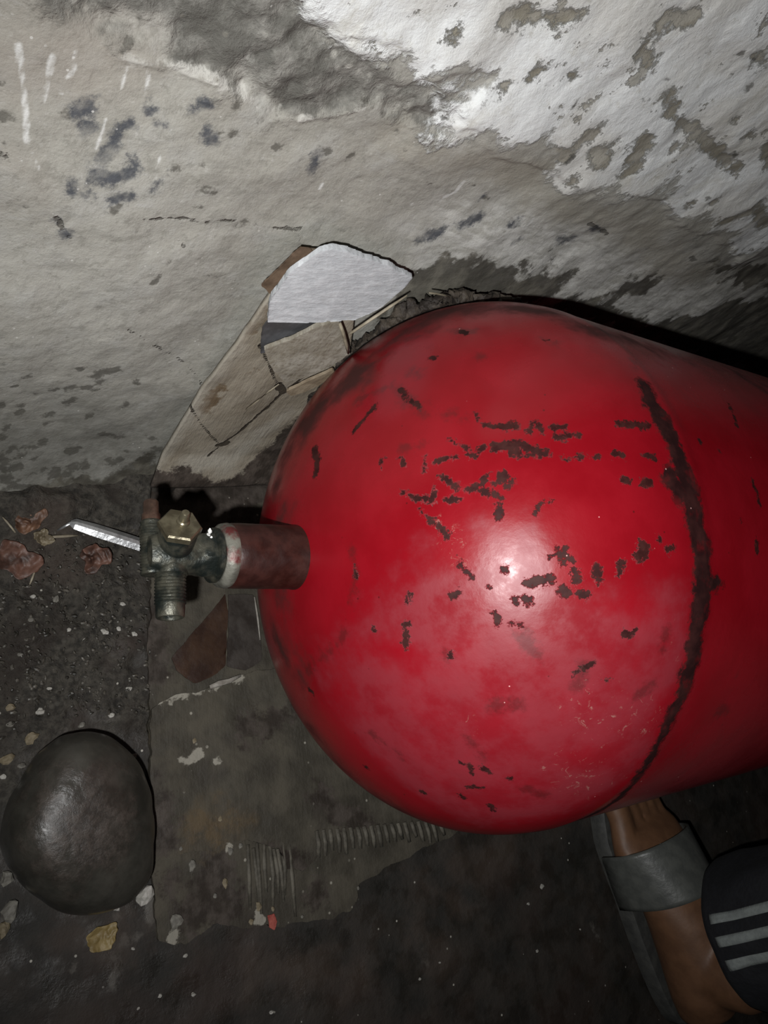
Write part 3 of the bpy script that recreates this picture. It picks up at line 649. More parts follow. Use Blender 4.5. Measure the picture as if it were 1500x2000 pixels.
for k in range(9):
    t = k / 8; x0 = 484 + t * 80 + random.uniform(-3, 3); L = random.uniform(80, 145)
    p0, p1 = fl_pt(x0, 1650 + random.uniform(-10, 12), 0.002), fl_pt(x0 + random.uniform(2, 14), 1650 + L, 0.0008)
    cbp(tube('flute', [p0, (p0 + p1) / 2 + np.array([random.uniform(-.001, .001), 0, .0005]), p1], [0.0012, 0.0016, 0.0010], 8, FLUTE, None, flat=0.8))
RPAINT = simple('red_paint_flake', (0.22, 0.04, 0.03), (0.32, 0.08, 0.06), 200, 0.6)
cbp(sheet('red_mark', [(522, 1788), (536, 1784), (542, 1800), (536, 1815), (526, 1812)], 0.0015, 0.0006, RPAINT, None, step=0.001, rag=0.001))
WETBROWN = simple('soaked_brown_paper', (0.022, 0.010, 0.006), (0.040, 0.020, 0.011), 60, 0.42, bump=0.0005)
cbp(sheet('paper_strip', [(440, 1160), (446, 1200), (440, 1300), (420, 1318), (380, 1335), (345, 1310), (335, 1285), (385, 1225)], 0.0012, 0.0008, WETBROWN, None, rag=0.0008, zfun=lambda P: 0.0005 * fbm(P, 40, 2, 5)))
DKP = simple('soaked_dark_paper', (0.020, 0.015, 0.012), (0.042, 0.035, 0.030), 70, 0.5, bump=0.0006)
cbp(sheet('paper_strip', [(446, 1160), (496, 1160), (505, 1210), (512, 1290), (480, 1310), (444, 1300)], 0.0022, 0.0008, DKP, None, rag=0.0008, zfun=lambda P: 0.0006 * fbm(P, 40, 2, 5)))
PALEEDGE = simple('pale_torn_edge', (0.16, 0.14, 0.12), (0.28, 0.26, 0.23), 150, 0.7)
cbp(tube('torn_edge', [fl_pt(497, 1166, .003), fl_pt(503, 1205, .0034), fl_pt(508, 1250, .003)], [0.0006, 0.0008, 0.0004], 6, PALEEDGE))
cbp(tube('torn_edge', [fl_pt(410, 1342, .004), fl_pt(428, 1335, .0046), fl_pt(448, 1330, .004), fl_pt(470, 1319, .0035)], [0.0014, 0.0022, 0.0018, 0.001], 7, PALEEDGE, flat=0.5))

# ---- the part bent up against the wall
m = Mat('dry_tan_cardboard')
n1 = m.noise(35, 6); fib = m.noise(60, 6, 0.65, vec=m.scaled((5, 5, 0.7), (0, radians(28), 0)))
col = m.mix(m.ramp(n1, 0.35, 0.66), (0.215, 0.183, 0.138), (0.285, 0.252, 0.20))
col = m.mix(m.ramp(fib, 0.52, 0.75, 0, 0.4), col, (0.40, 0.355, 0.29))
dk = m.mask('stain', 0.006, 70, 0.002, 6, rough=0.7)
col = m.mix(m.math('MULTIPLY', dk, 0.85), col, (0.105, 0.066, 0.032))
edge = m.mask('edge', 0.006, 40, 0.008, 4)
col = m.mix(m.math('MULTIPLY', edge, 0.75), col, (0.36, 0.335, 0.285))
mud = m.mask('mud', 0.006, 100, 0.0018, 8, rough=0.75)
col = m.mix(m.math('MULTIPLY', mud, 0.95), col, m.mix(m.ramp(m.noise(110, 6), 0.38, 0.66), (0.026, 0.018, 0.014), (0.075, 0.058, 0.048)))
ck = m.mask('crease', 0.0008, 160, 0.0005, 4)
col = m.mix(m.math('MULTIPLY', ck, 0.9), col, (0.03, 0.022, 0.014))
h = m.math('SUBTRACT', m.math('ADD', fib, m.math('MULTIPLY', m.noise(210, 5), 0.5)), m.math('MULTIPLY', ck, 1.5))
TAN = m.done(col, 0.78, 0, m.bump(h, 0.0011), 0.3)
LB = WH([(292, 930), (315, 880), (345, 830), (400, 745), (460, 662), (530, 560), (587, 484)], 0.005)
RB = WH([(560, 930), (575, 880), (590, 830), (640, 745), (680, 680), (690, 600), (665, 490)], 0.009)
def lerp_curve(C, t):
    t = np.asarray(t) * (len(C) - 1); i = np.clip(t.astype(int), 0, len(C) - 2); f_ = (t - i)[:, None]
    return C[i] * (1 - f_) + C[i + 1] * f_
nv, nu = 130, 80
tv = np.linspace(0, 1, nv); tu = np.linspace(0, 1, nu)
Lc, Rc = lerp_curve(LB, tv), lerp_curve(RB, tv)
G = Lc[:, None, :] * (1 - tu)[None, :, None] + Rc[:, None, :] * tu[None, :, None]
Gf = G.reshape(-1, 3)
Gf[:, 1] -= 0.0012 * fbm(Gf, 35, 3, 61) + 0.006 * np.repeat(sstep(0.2, 0.0, tv), nu)
Gf[:, 2] = np.maximum(Gf[:, 2], 0.0005)
cu_ = np.clip((XC - Gf[:, 0]) / AD, 0, 1); cq = R * (1 - cu_ ** PD) ** (1 / PD) + 0.006
cw = np.hypot(Gf[:, 1], Gf[:, 2] - R); ck_ = np.where((cw < cq) & (cw > 0.01), cq / np.maximum(cw, 0.01), 1)
Gf[:, 1] *= ck_; Gf[:, 2] = np.maximum(R + (Gf[:, 2] - R) * ck_, 0.0005)
flap = big_mesh('cardboard_piece', Gf, grid_faces(nv, nu), TAN)
solid(flap, 0.003, 1)
set_props(flap, 'tan cardboard piece with brown stains standing against the wall', 'cardboard')
WH8 = lambda pts: WH(pts, 0.008)
gs = lambda lst: stroke_sdf(Gf * (1, 0, 1), [(p * (1, 0, 1), r) for p, r in strokes_on(WH8, lst)], 0.05)
attr(flap, 'stain', gs([([(395, 800), (415, 780), (422, 760)], 30), ([(495, 720), (508, 722)], 10), ([(490, 640), (510, 610)], 30), ([(600, 490), (585, 520), (555, 560)], 22), ([(610, 500), (640, 495)], 24), ([(405, 890), (418, 880)], 10)]))
attr(flap, 'edge', gs([([(292, 935), (345, 830), (460, 662), (587, 484)], 30), ([(350, 900), (450, 890), (560, 800)], 40)]))
attr(flap, 'mud', gs([([(285, 935), (340, 925), (400, 950), (450, 935), (500, 905), (560, 850), (600, 810)], 66), ([(480, 960), (600, 880)], 100), ([(300, 960), (400, 975)], 70), ([(620, 800), (660, 770)], 40)]))
attr(flap, 'crease', gs([([(432, 864), (470, 835), (510, 800), (545, 765), (600, 725), (650, 700)], 6), ([(425, 865), (440, 862)], 13), ([(505, 670), (525, 710), (545, 760)], 5), ([(370, 798), (395, 830), (425, 862)], 3), ([(540, 745), (552, 760)], 16), ([(405, 885), (425, 868)], 5)]))

# ================================================================== fragments leaning on the wall
def slab(name, px, off, thick, mat, label, cat, rag=0.0006, seed=1, bow=0.0, attrs=None):
    """piece of board standing against the wall: outline from photo points on the wall surface, pulled off the wall by off(p)"""
    C = WH(px, (off[0] + off[1]) / 2)
    for _ in range(3):
        v_ = (C[:, 2] - C[:, 2].min()) / np.ptp(C[:, 2]); C = np.array([wall_hit(*p, off[0] * (1 - k) + off[1] * k) for p, k in zip(px, v_)])
    c2 = C[:, [0, 2]]
    lo, hi = c2.min(0) - 0.002, c2.max(0) + 0.002; st = 0.0011
    xs_, zs_ = np.arange(lo[0], hi[0], st), np.arange(lo[1], hi[1], st)
    gx, gz = np.meshgrid(xs_, zs_); u_ = np.stack([gx.ravel(), gz.ravel()], 1)
    P = np.stack([u_[:, 0], wall_smooth(u_[:, 0], u_[:, 1]), u_[:, 1]], 1)
    sd = poly_sdf(u_, c2) + rag * fbm(P, 160, 3, seed)
    v = (u_[:, 1] - lo[1]) / (hi[1] - lo[1])
    P[:, 1] -= off[0] * (1 - v) + off[1] * v + bow * fbm(P, 25, 2, seed)
    P[:, [0, 2]] = snap(P[:, [0, 2]], sd, len(zs_), len(xs_), st)
    Fq = grid_faces(len(zs_), len(xs_)); Fq = Fq[(sd[Fq] < 0).any(1)]
    used, inv = np.unique(Fq, return_inverse=True)
    P = P[used]; c = P.mean(0)
    o = thick_mesh(name, P - c, inv.reshape(-1, 4), (0, thick, 0), mat); o.location = c
    set_props(o, label, cat); return o
m = Mat('white_fibre_board'); fb = m.noise(90, 6, 0.7, vec=m.scaled((1, 1, 3), (0, radians(20), 0)))
col = m.mix(m.ramp(fb, 0.4, 0.7), (0.40, 0.415, 0.43), (0.52, 0.535, 0.55))
col = m.mix(m.ramp(m.noise(45, 6, 0.7), 0.56, 0.72, 0, 0.65), col, (0.36, 0.34, 0.30))
WBOARD = m.done(col, 0.7, 0, m.bump(fb, 0.0012), 0.3)
wb = slab('board_fragment', [(524, 612), (530, 582), (568, 532), (622, 494), (650, 485), (700, 498), (758, 516), (806, 542), (790, 562), (748, 598), (722, 612), (690, 626), (640, 626), (522, 632)],
     (0.021, 0.0125), 0.0030, WBOARD, 'white painted board fragment leaning on the wall above the tan cardboard', 'board', bow=0.0012)
m = Mat('grey_gridded_card'); g1 = m.noise(60, 6)
wv = m.math('MULTIPLY', m.ramp(m.noise(160, 3, vec=m.scaled((1, 1, 4), (0, radians(60), 0))), 0.4, 0.6), m.ramp(m.noise(160, 3, vec=m.scaled((4, 1, 1), (0, radians(60), 0))), 0.4, 0.6))
col = m.mix(m.ramp(g1, 0.36, 0.66), (0.22, 0.20, 0.16), (0.33, 0.31, 0.265))
col = m.mix(m.math('MULTIPLY', wv, 0.5), col, (0.13, 0.105, 0.07))
GCARD = m.done(col, 0.75, 0, m.bump(m.noise(180, 5), 0.001), 0.3)
slab('card_fragment', [(515, 682), (560, 664), (618, 634), (662, 622), (674, 650), (684, 690), (645, 714), (592, 738), (556, 748), (530, 716)], (0.0225, 0.0185), 0.0025, GCARD,
     'greyish brown torn card piece below the white board fragment', 'card', seed=4, bow=0.0015)
DSTRIP = simple('dark_grey_strip', (0.05, 0.05, 0.052), (0.10, 0.10, 0.105), 70, 0.45)
slab('dark_strip', [(508, 690), (512, 640), (530, 618), (660, 620), (640, 640), (560, 676)], (0.0145, 0.0145), 0.0010, DSTRIP, 'dark grey strip wedged under the white board fragment', 'plastic strip', seed=6)  # thin dark grey piece filling the gap between board and card
BRN = simple('dark_brown_card', (0.075, 0.047, 0.028), (0.15, 0.10, 0.065), 90, 0.75)
slab('card_fragment', [(512, 556), (586, 482), (612, 492), (640, 492), (560, 552), (530, 575)], (0.0090, 0.0082), 0.0008, BRN, 'thin dark brown card corner behind the white board fragment', 'card', seed=8)
TANB = simple('tan_torn_card', (0.17, 0.13, 0.085), (0.27, 0.22, 0.155), 90, 0.75, bump=0.001)
slab('card_fragment', [(560, 765), (600, 745), (650, 722), (655, 730), (625, 752), (590, 768), (570, 772)], (0.021, 0.020), 0.002, TANB, 'narrow tan torn card strip between grey card and red dome', 'card', seed=9)

# ================================================================== RIVER STONE
m = Mat('wet_dark_stone'); n1 = m.noise(45, 7, 0.65); pit = m.noise(190, 6, 0.75)
pc = m.mask('pitted', 0.016, 60, 0.012, 6)
col = m.mix(m.ramp(n1, 0.34, 0.68), (0.024, 0.023, 0.019), (0.046, 0.043, 0.036))
col = m.mix(m.math('MULTIPLY', pc, 0.7), col, m.mix(m.ramp(pit, 0.4, 0.62), (0.022, 0.016, 0.012), (0.062, 0.048, 0.040)))
h = m.math('ADD', m.math('MULTIPLY', n1, 0.15), m.math('MULTIPLY', pit, m.mixf(pc, 0.10, 1.0)))
STONE = m.done(col, m.mixf(pc, 0.26, 0.45), 0, m.bump(h, 0.0008, 0.7), 0.6)
zc = 0.026
out_px = [(160, 1428), (205, 1436), (245, 1468), (280, 1520), (294, 1580), (298, 1650), (292, 1710), (255, 1755), (200, 1778), (140, 1782), (80, 1758), (30, 1712), (4, 1655), (8, 1600), (40, 1530), (85, 1462), (120, 1436)]
C = FH(out_px, zc); cen = FH([(152, 1615)], zc)[0]
ang = np.arctan2(C[:, 1] - cen[1], C[:, 0] - cen[0]); rad = np.hypot(C[:, 0] - cen[0], C[:, 1] - cen[1])
od = np.argsort(ang); ang, rad = ang[od], rad[od]
ang3 = np.concatenate([ang - 2 * pi, ang, ang + 2 * pi]); rad3 = np.tile(rad, 3)
NT, NPH = 160, 90
tt = np.linspace(-pi, pi, NT, endpoint=False); rr0 = np.interp(tt, ang3, rad3)
for _ in range(1): rr0 = (np.roll(rr0, 1) + rr0 * 2 + np.roll(rr0, -1)) / 4
pp = np.linspace(-pi / 2 * 0.995, pi / 2 * 0.995, NPH)
cz = np.sign(np.sin(pp)) * np.abs(np.sin(pp)) ** 0.95; cr = np.abs(np.cos(pp)) ** 0.62
S = np.zeros((NPH, NT, 3))
S[..., 0] = cr[:, None] * (rr0 * np.cos(tt))[None]; S[..., 1] = cr[:, None] * (rr0 * np.sin(tt))[None]
hz = np.where(cz > 0, 0.031, 0.0285)
S[..., 2] = (cz * hz)[:, None] * (1 + 0.0 * tt)[None]
# the crown slopes: higher towards the wall-side ridge
S[..., 2] *= 1 + (0.20 * np.clip(S[..., 1] / 0.06, -1, 1) - 0.26 * np.clip(S[..., 0] / 0.05, -1, 1)) * (cz[:, None] > 0)
S[0, :, :2] = 0; S[-1, :, :2] = 0
S = S.reshape(-1, 3); S *= 1 + 0.022 * fbm(S, 24, 3, 71)[:, None] + 0.006 * fbm(S, 90, 3, 75)[:, None]
st = big_mesh('river_stone', S, grid_faces(NPH, NT, wrap=True), STONE)
st.location = (cen[0], cen[1], zc)
set_props(st, 'smooth dark wet river stone with a pitted crown beside the cardboard', 'stone')
pcen = FH([(150, 1620)], 0.055)[0] - np.array([cen[0], cen[1], zc])
attr(st, 'pitted', np.linalg.norm((S - pcen) * (1, 0.8, 1), axis=1) - 0.022)

# ================================================================== SILVER METAL STRIP by the valve
STEEL = simple('bright_scuffed_steel', (0.50, 0.51, 0.52), (0.72, 0.73, 0.74), 120, 0.33, 0.85, bump=0.0004)
a_, b_ = fl_pt(138, 1022, 0.012), fl_pt(330, 1083, 0.012)
ax = Vector(b_ - a_).normalized(); sd_ = Vector((0, 0, 1)).cross(ax).normalized()
V = []; Fc = []
L = (Vector(b_) - Vector(a_)).length
stt = [(0, 0.30), (0.04 * L, 0.8), (0.25 * L, 1.0), (L, 1.05)]
for s_, k in stt:
    p = Vector(a_) + ax * s_
    for q, hgt in ((-0.0042, 0.0012), (-0.0009, 0.0030), (0.0010, 0.0030), (0.0042, 0.0002)):
        V.append(p + sd_ * q * k + Vector((0, 0, hgt * k)))
for j in range(len(stt) - 1):
    for k in range(3): Fc.append((j * 4 + k, j * 4 + k + 1, (j + 1) * 4 + k + 1, (j + 1) * 4 + k))
ms = empty('metal_strip', tuple(a_)); set_props(ms, 'shiny folded steel strip lying on debris beside the brass valve', 'metal strip')
o = mesh_obj('channel', [v - Vector(a_) for v in V], Fc, STEEL, ms, smooth=False); solid(o, 0.0009)
tp = tube('bent_tip', [Vector((0, 0, 0.0012)), Vector(fl_pt(112, 1036, 0.006) - a_)], [0.0012, 0.0006], 6, STEEL, ms, flat=0.4)

# ================================================================== small debris
def crumpled(name, px, size, mat, label, cat, seed, z=0.006, aspect=0.8, group=None, amp=0.35, rot=0.0):
    n = 33; g = np.linspace(-1, 1, n); gx, gy = np.meshgrid(g, g)
    a = np.arctan2(gy, gx); r = np.maximum(np.abs(gx), np.abs(gy))
    ring_ = np.stack([np.cos(a).ravel(), np.sin(a).ravel(), np.full(n * n, seed * 3.1)], 1)
    rad_ = r.ravel() * (0.85 + 0.38 * fbm(ring_, 1.3, 2, seed, 0.5))
    X_, Y_ = rad_ * np.cos(a).ravel(), rad_ * np.sin(a).ravel() * aspect
    P = np.stack([X_, Y_, np.full(n * n, seed * 1.37)], 1)
    Z_ = amp * (0.5 * fbm(P, 1.5, 3, seed) + 0.9 * np.abs(vnoise(P, 1.8, seed + 5)) + 0.4 * np.abs(vnoise(P, 3.9, seed + 9)) + 0.5 * rad_ ** 2)
    X_ = X_ * (1 - 0.25 * np.abs(vnoise(P, 1.2, seed + 2))); c, s2 = cos(rot), sin(rot)
    Q = np.stack([X_ * c - Y_ * s2, X_ * s2 + Y_ * c, Z_ - Z_.min()], 1) * size
    o = big_mesh(name, Q, grid_faces(n, n), mat); o.location = fl_pt(*px, z); solid(o, 0.0003)
    return set_props(o, label, cat, group)
def leafmat(name, a, b): return simple(name, a, b, 110, 0.55, bump=0.0006)
L1 = leafmat('brown_leaf', (0.055, 0.026, 0.015), (0.15, 0.078, 0.046)); L2 = leafmat('red_brown_leaf', (0.032, 0.014, 0.009), (0.115, 0.055, 0.038)); L3 = leafmat('yellow_leaf', (0.15, 0.105, 0.035), (0.23, 0.17, 0.07))
crumpled('dry_leaf', (188, 1088), 0.015, L2, 'curled reddish brown dry leaf below the steel strip', 'leaf', 3, z=0.003, rot=0.5)
crumpled('dry_leaf', (52, 1022), 0.0125, L1, 'tan brown dry leaf at the foot of the wall', 'leaf', 8, z=0.006, rot=1.2)
crumpled('dry_leaf', (32, 1098), 0.0165, L2, 'large flat rusty brown leaf on the soil by the pale straw', 'leaf', 12, z=0.003, rot=2.4, amp=0.25)
crumpled('dry_leaf', (85, 1052), 0.007, leafmat('straw_leaf', (0.09, 0.07, 0.042), (0.17, 0.14, 0.09)), 'small straw coloured leaf scrap between brown leaves', 'leaf', 15, z=0.005)
crumpled('leaf_scrap', (199, 1832), 0.0105, L3, 'torn yellow leaf scrap on the dark floor below the stone', 'leaf', 21, z=0.0015, amp=0.2)
STRAW = simple('pale_straw', (0.16, 0.135, 0.095), (0.28, 0.245, 0.18), 120, 0.6)
def straw(p, q, r, zp, zq, label, hit='f'):
    A = np.array(fl_pt(*p, zp)) if hit == 'f' else wall_hit(*p, zp)
    B = np.array(fl_pt(*q, zq)) if hit == 'f' else wall_hit(*q, zq)
    c = (A + B) / 2; e_ = np.array([0, 0, 0.0006])
    o = tube('straw', [A - c, (A - c) * 0.3 + e_, (B - c) * 0.4 + e_, B - c], [r * 0.8, r, r, r * 0.5], 7, STRAW, None, flat=0.6); o.location = c
    set_props(o, label, 'straw', 'bits of straw'); return o
straw((88, 1050), (152, 1046), 0.0010, 0.005, 0.004, 'short pale straw beside the tip of the steel strip')
straw((70, 1110), (58, 1142), 0.0007, 0.003, 0.002, 'thin straw pointing away from the rusty leaf')
straw((30, 1040), (5, 1010), 0.0007, 0.006, 0.008, 'thin straw under the tan leaf at the wall')
straw((683, 652), (795, 577), 0.0009, 0.030, 0.026, 'long thin straw lying over the dirt below the white board', 'w')
straw((664, 632), (680, 690), 0.0018, 0.024, 0.026, 'split pale straw standing beside the grey card piece', 'w')
straw((838, 572), (878, 580), 0.0006, 0.024, 0.022, 'fine straw on the dirt ridge above the dome', 'w')
straw((480, 800), (545, 750), 0.0007, 0.016, 0.018, 'thin straw stuck along the crease of the tan cardboard', 'w')

def pebble(px, size, mat, label, seed, z=0.0, name='pebble', group=None, cat='pebble', sq=(1, 0.75, 0.6), rot=0.0, hit='f'):
    bm = bmesh.new(); bmesh.ops.create_icosphere(bm, subdivisions=2, radius=1)
    for v in bm.verts:
        p = np.array(v.co)[None]; k = 1 + 0.42 * float(fbm(p, 1.3, 3, seed)[0]); v.co = Vector((v.co.x * sq[0] * k, v.co.y * sq[1] * k, v.co.z * sq[2] * k)) * size
        v.co.rotate(Matrix.Rotation(rot, 3, 'Z'))
    me = bpy.data.meshes.new(name); bm.to_mesh(me); bm.free(); me.materials.append(mat)
    o = bpy.data.objects.new(name, me); COL.objects.link(o)
    if hit == 'f': o.location = Vector(fl_pt(*px, z + size * sq[2] * 0.6))
    else: o.location = Vector(wall_hit(*px) - np.array([0, z, 0]))
    return set_props(o, label, cat, group)
WP = simple('white_pebble_stone', (0.26, 0.25, 0.22), (0.40, 0.38, 0.35), 160, 0.6)
TP = simple('tan_chip', (0.12, 0.095, 0.055), (0.20, 0.165, 0.11), 160, 0.7)
GP = simple('grey_chip', (0.09, 0.083, 0.07), (0.18, 0.17, 0.145), 160, 0.7)
pebble((283, 1750), 0.0058, WP, 'whitish pebble at the foot of the dark river stone', 3, rot=0.5)
pebble((227, 1774), 0.0021, WP, 'tiny white pebble just below the river stone', 5)
pebble((249, 1544), 0.0030, GP, 'small grey chip lying on the river stone', 6, z=0.038)
pebble((12, 1716), 0.0040, GP, 'grey chip touching the rounded side of the river stone', 7, rot=1.2)
for k, (px, sz, mt, rt) in enumerate([((60, 1440), .0055, TP, .3), ((15, 1482), .005, TP, .1), ((20, 1383), .0040, TP, 0), ((78, 1390), .0032, WP, .2), ((20, 1415), .003, GP, 0), ((218, 1396), .0028, WP, .4), ((252, 1345), .0024, WP, 0),
        ((5, 1517), .0026, WP, 0), ((20, 1780), .0075, GP, 1.4), ((8, 1815), .0065, TP, 1.2), ((97, 1345), .002, WP, 0), ((160, 1415), .003, GP, .5), ((42, 1495), .003, GP, 0), ((262, 1477), .0025, GP, 0), ((64, 1165), .0022, WP, 0),
        ((135, 1230), .002, WP, 0), ((187, 1020), .0024, GP, 0), ((213, 982), .0038, GP, .5), ((62, 1210), .0026, GP, 0), ((108, 1170), .003, GP, 1.0), ((240, 1180), .0022, WP, 0), ((205, 1233), .003, WP, 2.6), ((262, 1238), .0026, WP, 2.6), ((232, 1228), .0022, WP, 2.6), ((165, 1250), .0018, WP, 0), ((40, 1278), .0024, GP, 0)]):
    col_ = 'tan' if mt is TP else 'whitish' if mt is WP else 'grey'
    where = 'wet gritty soil near the brass valve' if px[1] < 1300 else 'bare floor at the river stone' if px[1] > 1600 else 'dark soil beside the river stone'
    pebble(px, sz * 0.72, mt, 'small %s stone chip lying on the %s' % (col_, where), 30 + k, group='chips on the soil', rot=rt, name='stone_chip', cat='chip')
for k, (px, sz) in enumerate([((1058, 1732), .0026), ((1032, 1765), .0017), ((1049, 1858), .0018), ((1133, 1815), .0013), ((820, 1912), .0014), ((313, 1945), .0016), ((378, 1943), .0018), ((530, 1977), .002), ((362, 1867), .0018), ((859, 1880), .0012), ((260, 1853), .0014), ((270, 1970), .0012)]):
    pebble(px, sz * 0.8, WP, 'tiny pale crumb on the dark bare floor below the cylinder', 70 + k, group='crumbs on the floor', name='stone_crumb', cat='crumb', z=-0.0035)
for k, (px, sz) in enumerate([((430, 1600), .0022), ((450, 1662), .0032), ((470, 1652), .0026), ((440, 1725), .0035), ((376, 1690), .0045), ((345, 1800), .006), ((505, 1770), .004), ((425, 1533), .0014), ((460, 1466), .0014), ((380, 1447), .0022), ((353, 1658), .0018), ((420, 1750), .002), ((490, 1800), .0026), ((590, 1790), .0018), ((700, 1735), .0016), ((533, 1775), .002), ((447, 1575), .0018)]):
    pebble(px, sz * 0.7, GP if k % 3 else TP, 'small %s chip lying on the %s of the damp cardboard' % ('grey' if k % 3 else 'tan', 'torn fluted end' if px[1] > 1640 else 'flat middle'), 100 + k, group='chips on the cardboard', name='stone_chip', cat='chip', z=0.002, sq=(0.8, 1, 0.35))

# dirt packed between dome and wall (nobody could count the crumbs)
m = Mat('packed_dirt'); n1 = m.noise(90, 6, 0.7)
DIRT = m.done(m.mix(m.ramp(n1, 0.36, 0.66), (0.016, 0.011, 0.008), (0.060, 0.047, 0.034)), 0.7, 0, m.bump(m.noise(160, 6), 0.0025))
path = [(610, 790), (655, 738), (700, 697), (750, 660), (800, 622), (860, 592), (930, 579), (1030, 590)]
V = []; nP = 220; nr = 28
CP = WH(path, 0.014); cpv = lerp_curve(CP, np.linspace(0, 1, nP))
wid = np.interp(np.linspace(0, 1, nP), [0, .2, .5, .75, 1], [0.005, 0.007, 0.0105, 0.007, 0.0008])
for i in range(nP):
    d_ = cpv[min(i + 1, nP - 1)] - cpv[max(i - 1, 0)]; d_ /= np.linalg.norm(d_)
    nrm = np.array([-0.21, 1, -0.167]); nrm -= d_ * (nrm @ d_); nrm /= np.linalg.norm(nrm); b2 = np.cross(d_, nrm)
    for k in range(nr):
        a = 2 * pi * k / nr; V.append(cpv[i] + (b2 * cos(a) * 0.9 - nrm * (sin(a) * 0.75)) * wid[i])
V = np.array(V); V += 0.0034 * np.stack([fbm(V, 120, 4, 81, .65), fbm(V, 120, 4, 82, .65), fbm(V, 120, 4, 83, .65)], 1)
# keep the dirt outside the cylinder
uu = np.clip((XC - V[:, 0]) / AD, 0, 1); rc_ = R * (1 - uu ** PD) ** (1 / PD) + 0.001
r_ = np.hypot(V[:, 1], V[:, 2] - R); k_ = np.where(r_ < rc_, rc_ / r_, 1)
V[:, 1] *= k_; V[:, 2] = R + (V[:, 2] - R) * k_
o = big_mesh('packed_dirt', V, grid_faces(nP, nr, wrap=True), DIRT)
set_props(o, 'crumbly dark dirt packed between the red dome and the wall', 'dirt', kind='stuff')
# fine grit over the soil
bm = bmesh.new()
for k in range(900):
    px, py = random.uniform(-60, 300), random.uniform(930, 1460)
    if py > 1400 and px > 40: continue
    p = fl_pt(px, py, 0.0012 + random.uniform(-0.001, 0.0005)); sz = random.uniform(0.0004, 0.0013)
    mat = Matrix.Translation(Vector(p)) @ Matrix.Rotation(random.random() * 6, 4, Vector((random.random(), random.random(), 1))) @ Matrix.Diagonal((sz * random.uniform(1, 2.2), sz, sz * 0.7, 1))
    bmesh.ops.create_icosphere(bm, subdivisions=1, radius=1, matrix=mat)
me = bpy.data.meshes.new('soil_grit'); bm.to_mesh(me); bm.free()
me.materials.append(simple('grit', (0.018, 0.016, 0.012), (0.085, 0.076, 0.062), 90, 0.5, bump=0.0003)); o = bpy.data.objects.new('soil_grit', me); COL.objects.link(o)
set_props(o, 'fine dark wet grit covering the soil at the wall foot', 'grit', kind='stuff')

# ================================================================== PERSON: foot in a slide sandal, trouser leg
SKIN = simple('skin', (0.105, 0.05, 0.025), (0.14, 0.068, 0.034), 60, 0.55, bump=0.0003)
NAIL = simple('toenail', (0.10, 0.058, 0.04), (0.12, 0.07, 0.05), 60, 0.4, bump=0.0001)
RUB = simple('grey_rubber', (0.060, 0.063, 0.058), (0.085, 0.088, 0.08), 90, 0.42, bump=0.0004)
SOLE = simple('dark_sole', (0.035, 0.035, 0.033), (0.055, 0.055, 0.05), 90, 0.7)
NAVY = simple('navy_track_fabric', (0.0028, 0.003, 0.005), (0.005, 0.0055, 0.008), 180, 0.85, bump=0.0006)
STRIPE = simple('white_stripe_fabric', (0.17, 0.185, 0.18), (0.21, 0.23, 0.22), 220, 0.8, bump=0.0004)
heel = Vector((0.632, -0.375, 0)); toe = Vector((0.604, -0.178, 0))
person = empty('person', tuple(heel)); set_props(person, 'person in dark track trousers with three white stripes, one foot in a grey slide sandal', 'person')
fa = (toe - heel).normalized(); fs = Vector((fa.y, -fa.x, 0))        # along the foot, to its right
def fp(s, q, z): return heel + fa * (s * FS) + fs * (q * FS) + Vector((0, 0, z * FS))
FS = 0.86
SH = 0.014                                                          # sole height
bmv, bmf = [], []
def loft(rings):
    o_ = len(bmv); n = len(rings[0])
    for r_ in rings: bmv.extend(r_)
    for j in range(len(rings) - 1):
        for k in range(n):
            k2 = (k + 1) % n; bmf.append((o_ + j * n + k, o_ + j * n + k2, o_ + (j + 1) * n + k2, o_ + (j + 1) * n + k))
    bmf.append(tuple(o_ + k for k in reversed(range(n)))); bmf.append(tuple(o_ + (len(rings) - 1) * n + k for k in range(n)))
def oval(c, u, v, a, b, n=24): return [c + u * (cos(2 * pi * k / n) * a) + v * (sin(2 * pi * k / n) * b) for k in range(n)]
UP = Vector((0, 0, 1))
loft([oval(fp(s, q, SH + h_), fs, UP, a, h_) for s, q, a, h_ in [(0.000, 0, .012, .014), (0.008, 0, .024, .024), (0.030, 0, .031, .032), (0.065, 0, .033, .036), (0.100, 0.001, .036, .034), (0.135, 0.002, .041, .027), (0.165, 0.002, .045, .020), (0.185, 0.002, .044, .015), (0.196, 0.002, .040, .011)]])
toes = [(-0.033, 0.056, .0125), (-0.011, 0.058, .0092), (0.007, 0.052, .0086), (0.023, 0.044, .0082), (0.038, 0.034, .0078)]
for q, ln, r_ in toes:
    pts = [(0.170, .011, 1.05), (0.188, .0125, 1.0), (0.188 + ln * 0.35, .0125, 0.92), (0.188 + ln * 0.7, .0095, 0.98), (0.188 + ln * 0.92, .0085, 0.82), (0.188 + ln, .008, 0.35)]
    loft([oval(fp(s, q * (1 - 0.1 * (s > .19)), SH + z_), fs, UP, r_ * k, r_ * k * 0.9, 16) for s, z_, k in pts])
SP = [(0.628, -0.318, 0.065), (0.628, -0.308, 0.10), (0.630, -0.290, 0.16), (0.634, -0.262, 0.25), (0.641, -0.228, 0.36), (0.650, -0.205, 0.46), (0.668, -0.225, 0.515), (0.71, -0.36, 0.505), (0.77, -0.54, 0.445), (0.83, -0.70, 0.40)]
SP = [Vector(p) + Vector((0.017, 0.017, 0.019)) for p in SP]
leg_path = [(fp(0.055, 0, 0.045), .029), (fp(0.052, 0, 0.085), .030)] + list(zip(SP[2:], (.034, .046, .050, .052, .056, .066, .078, .084)))
rings = []
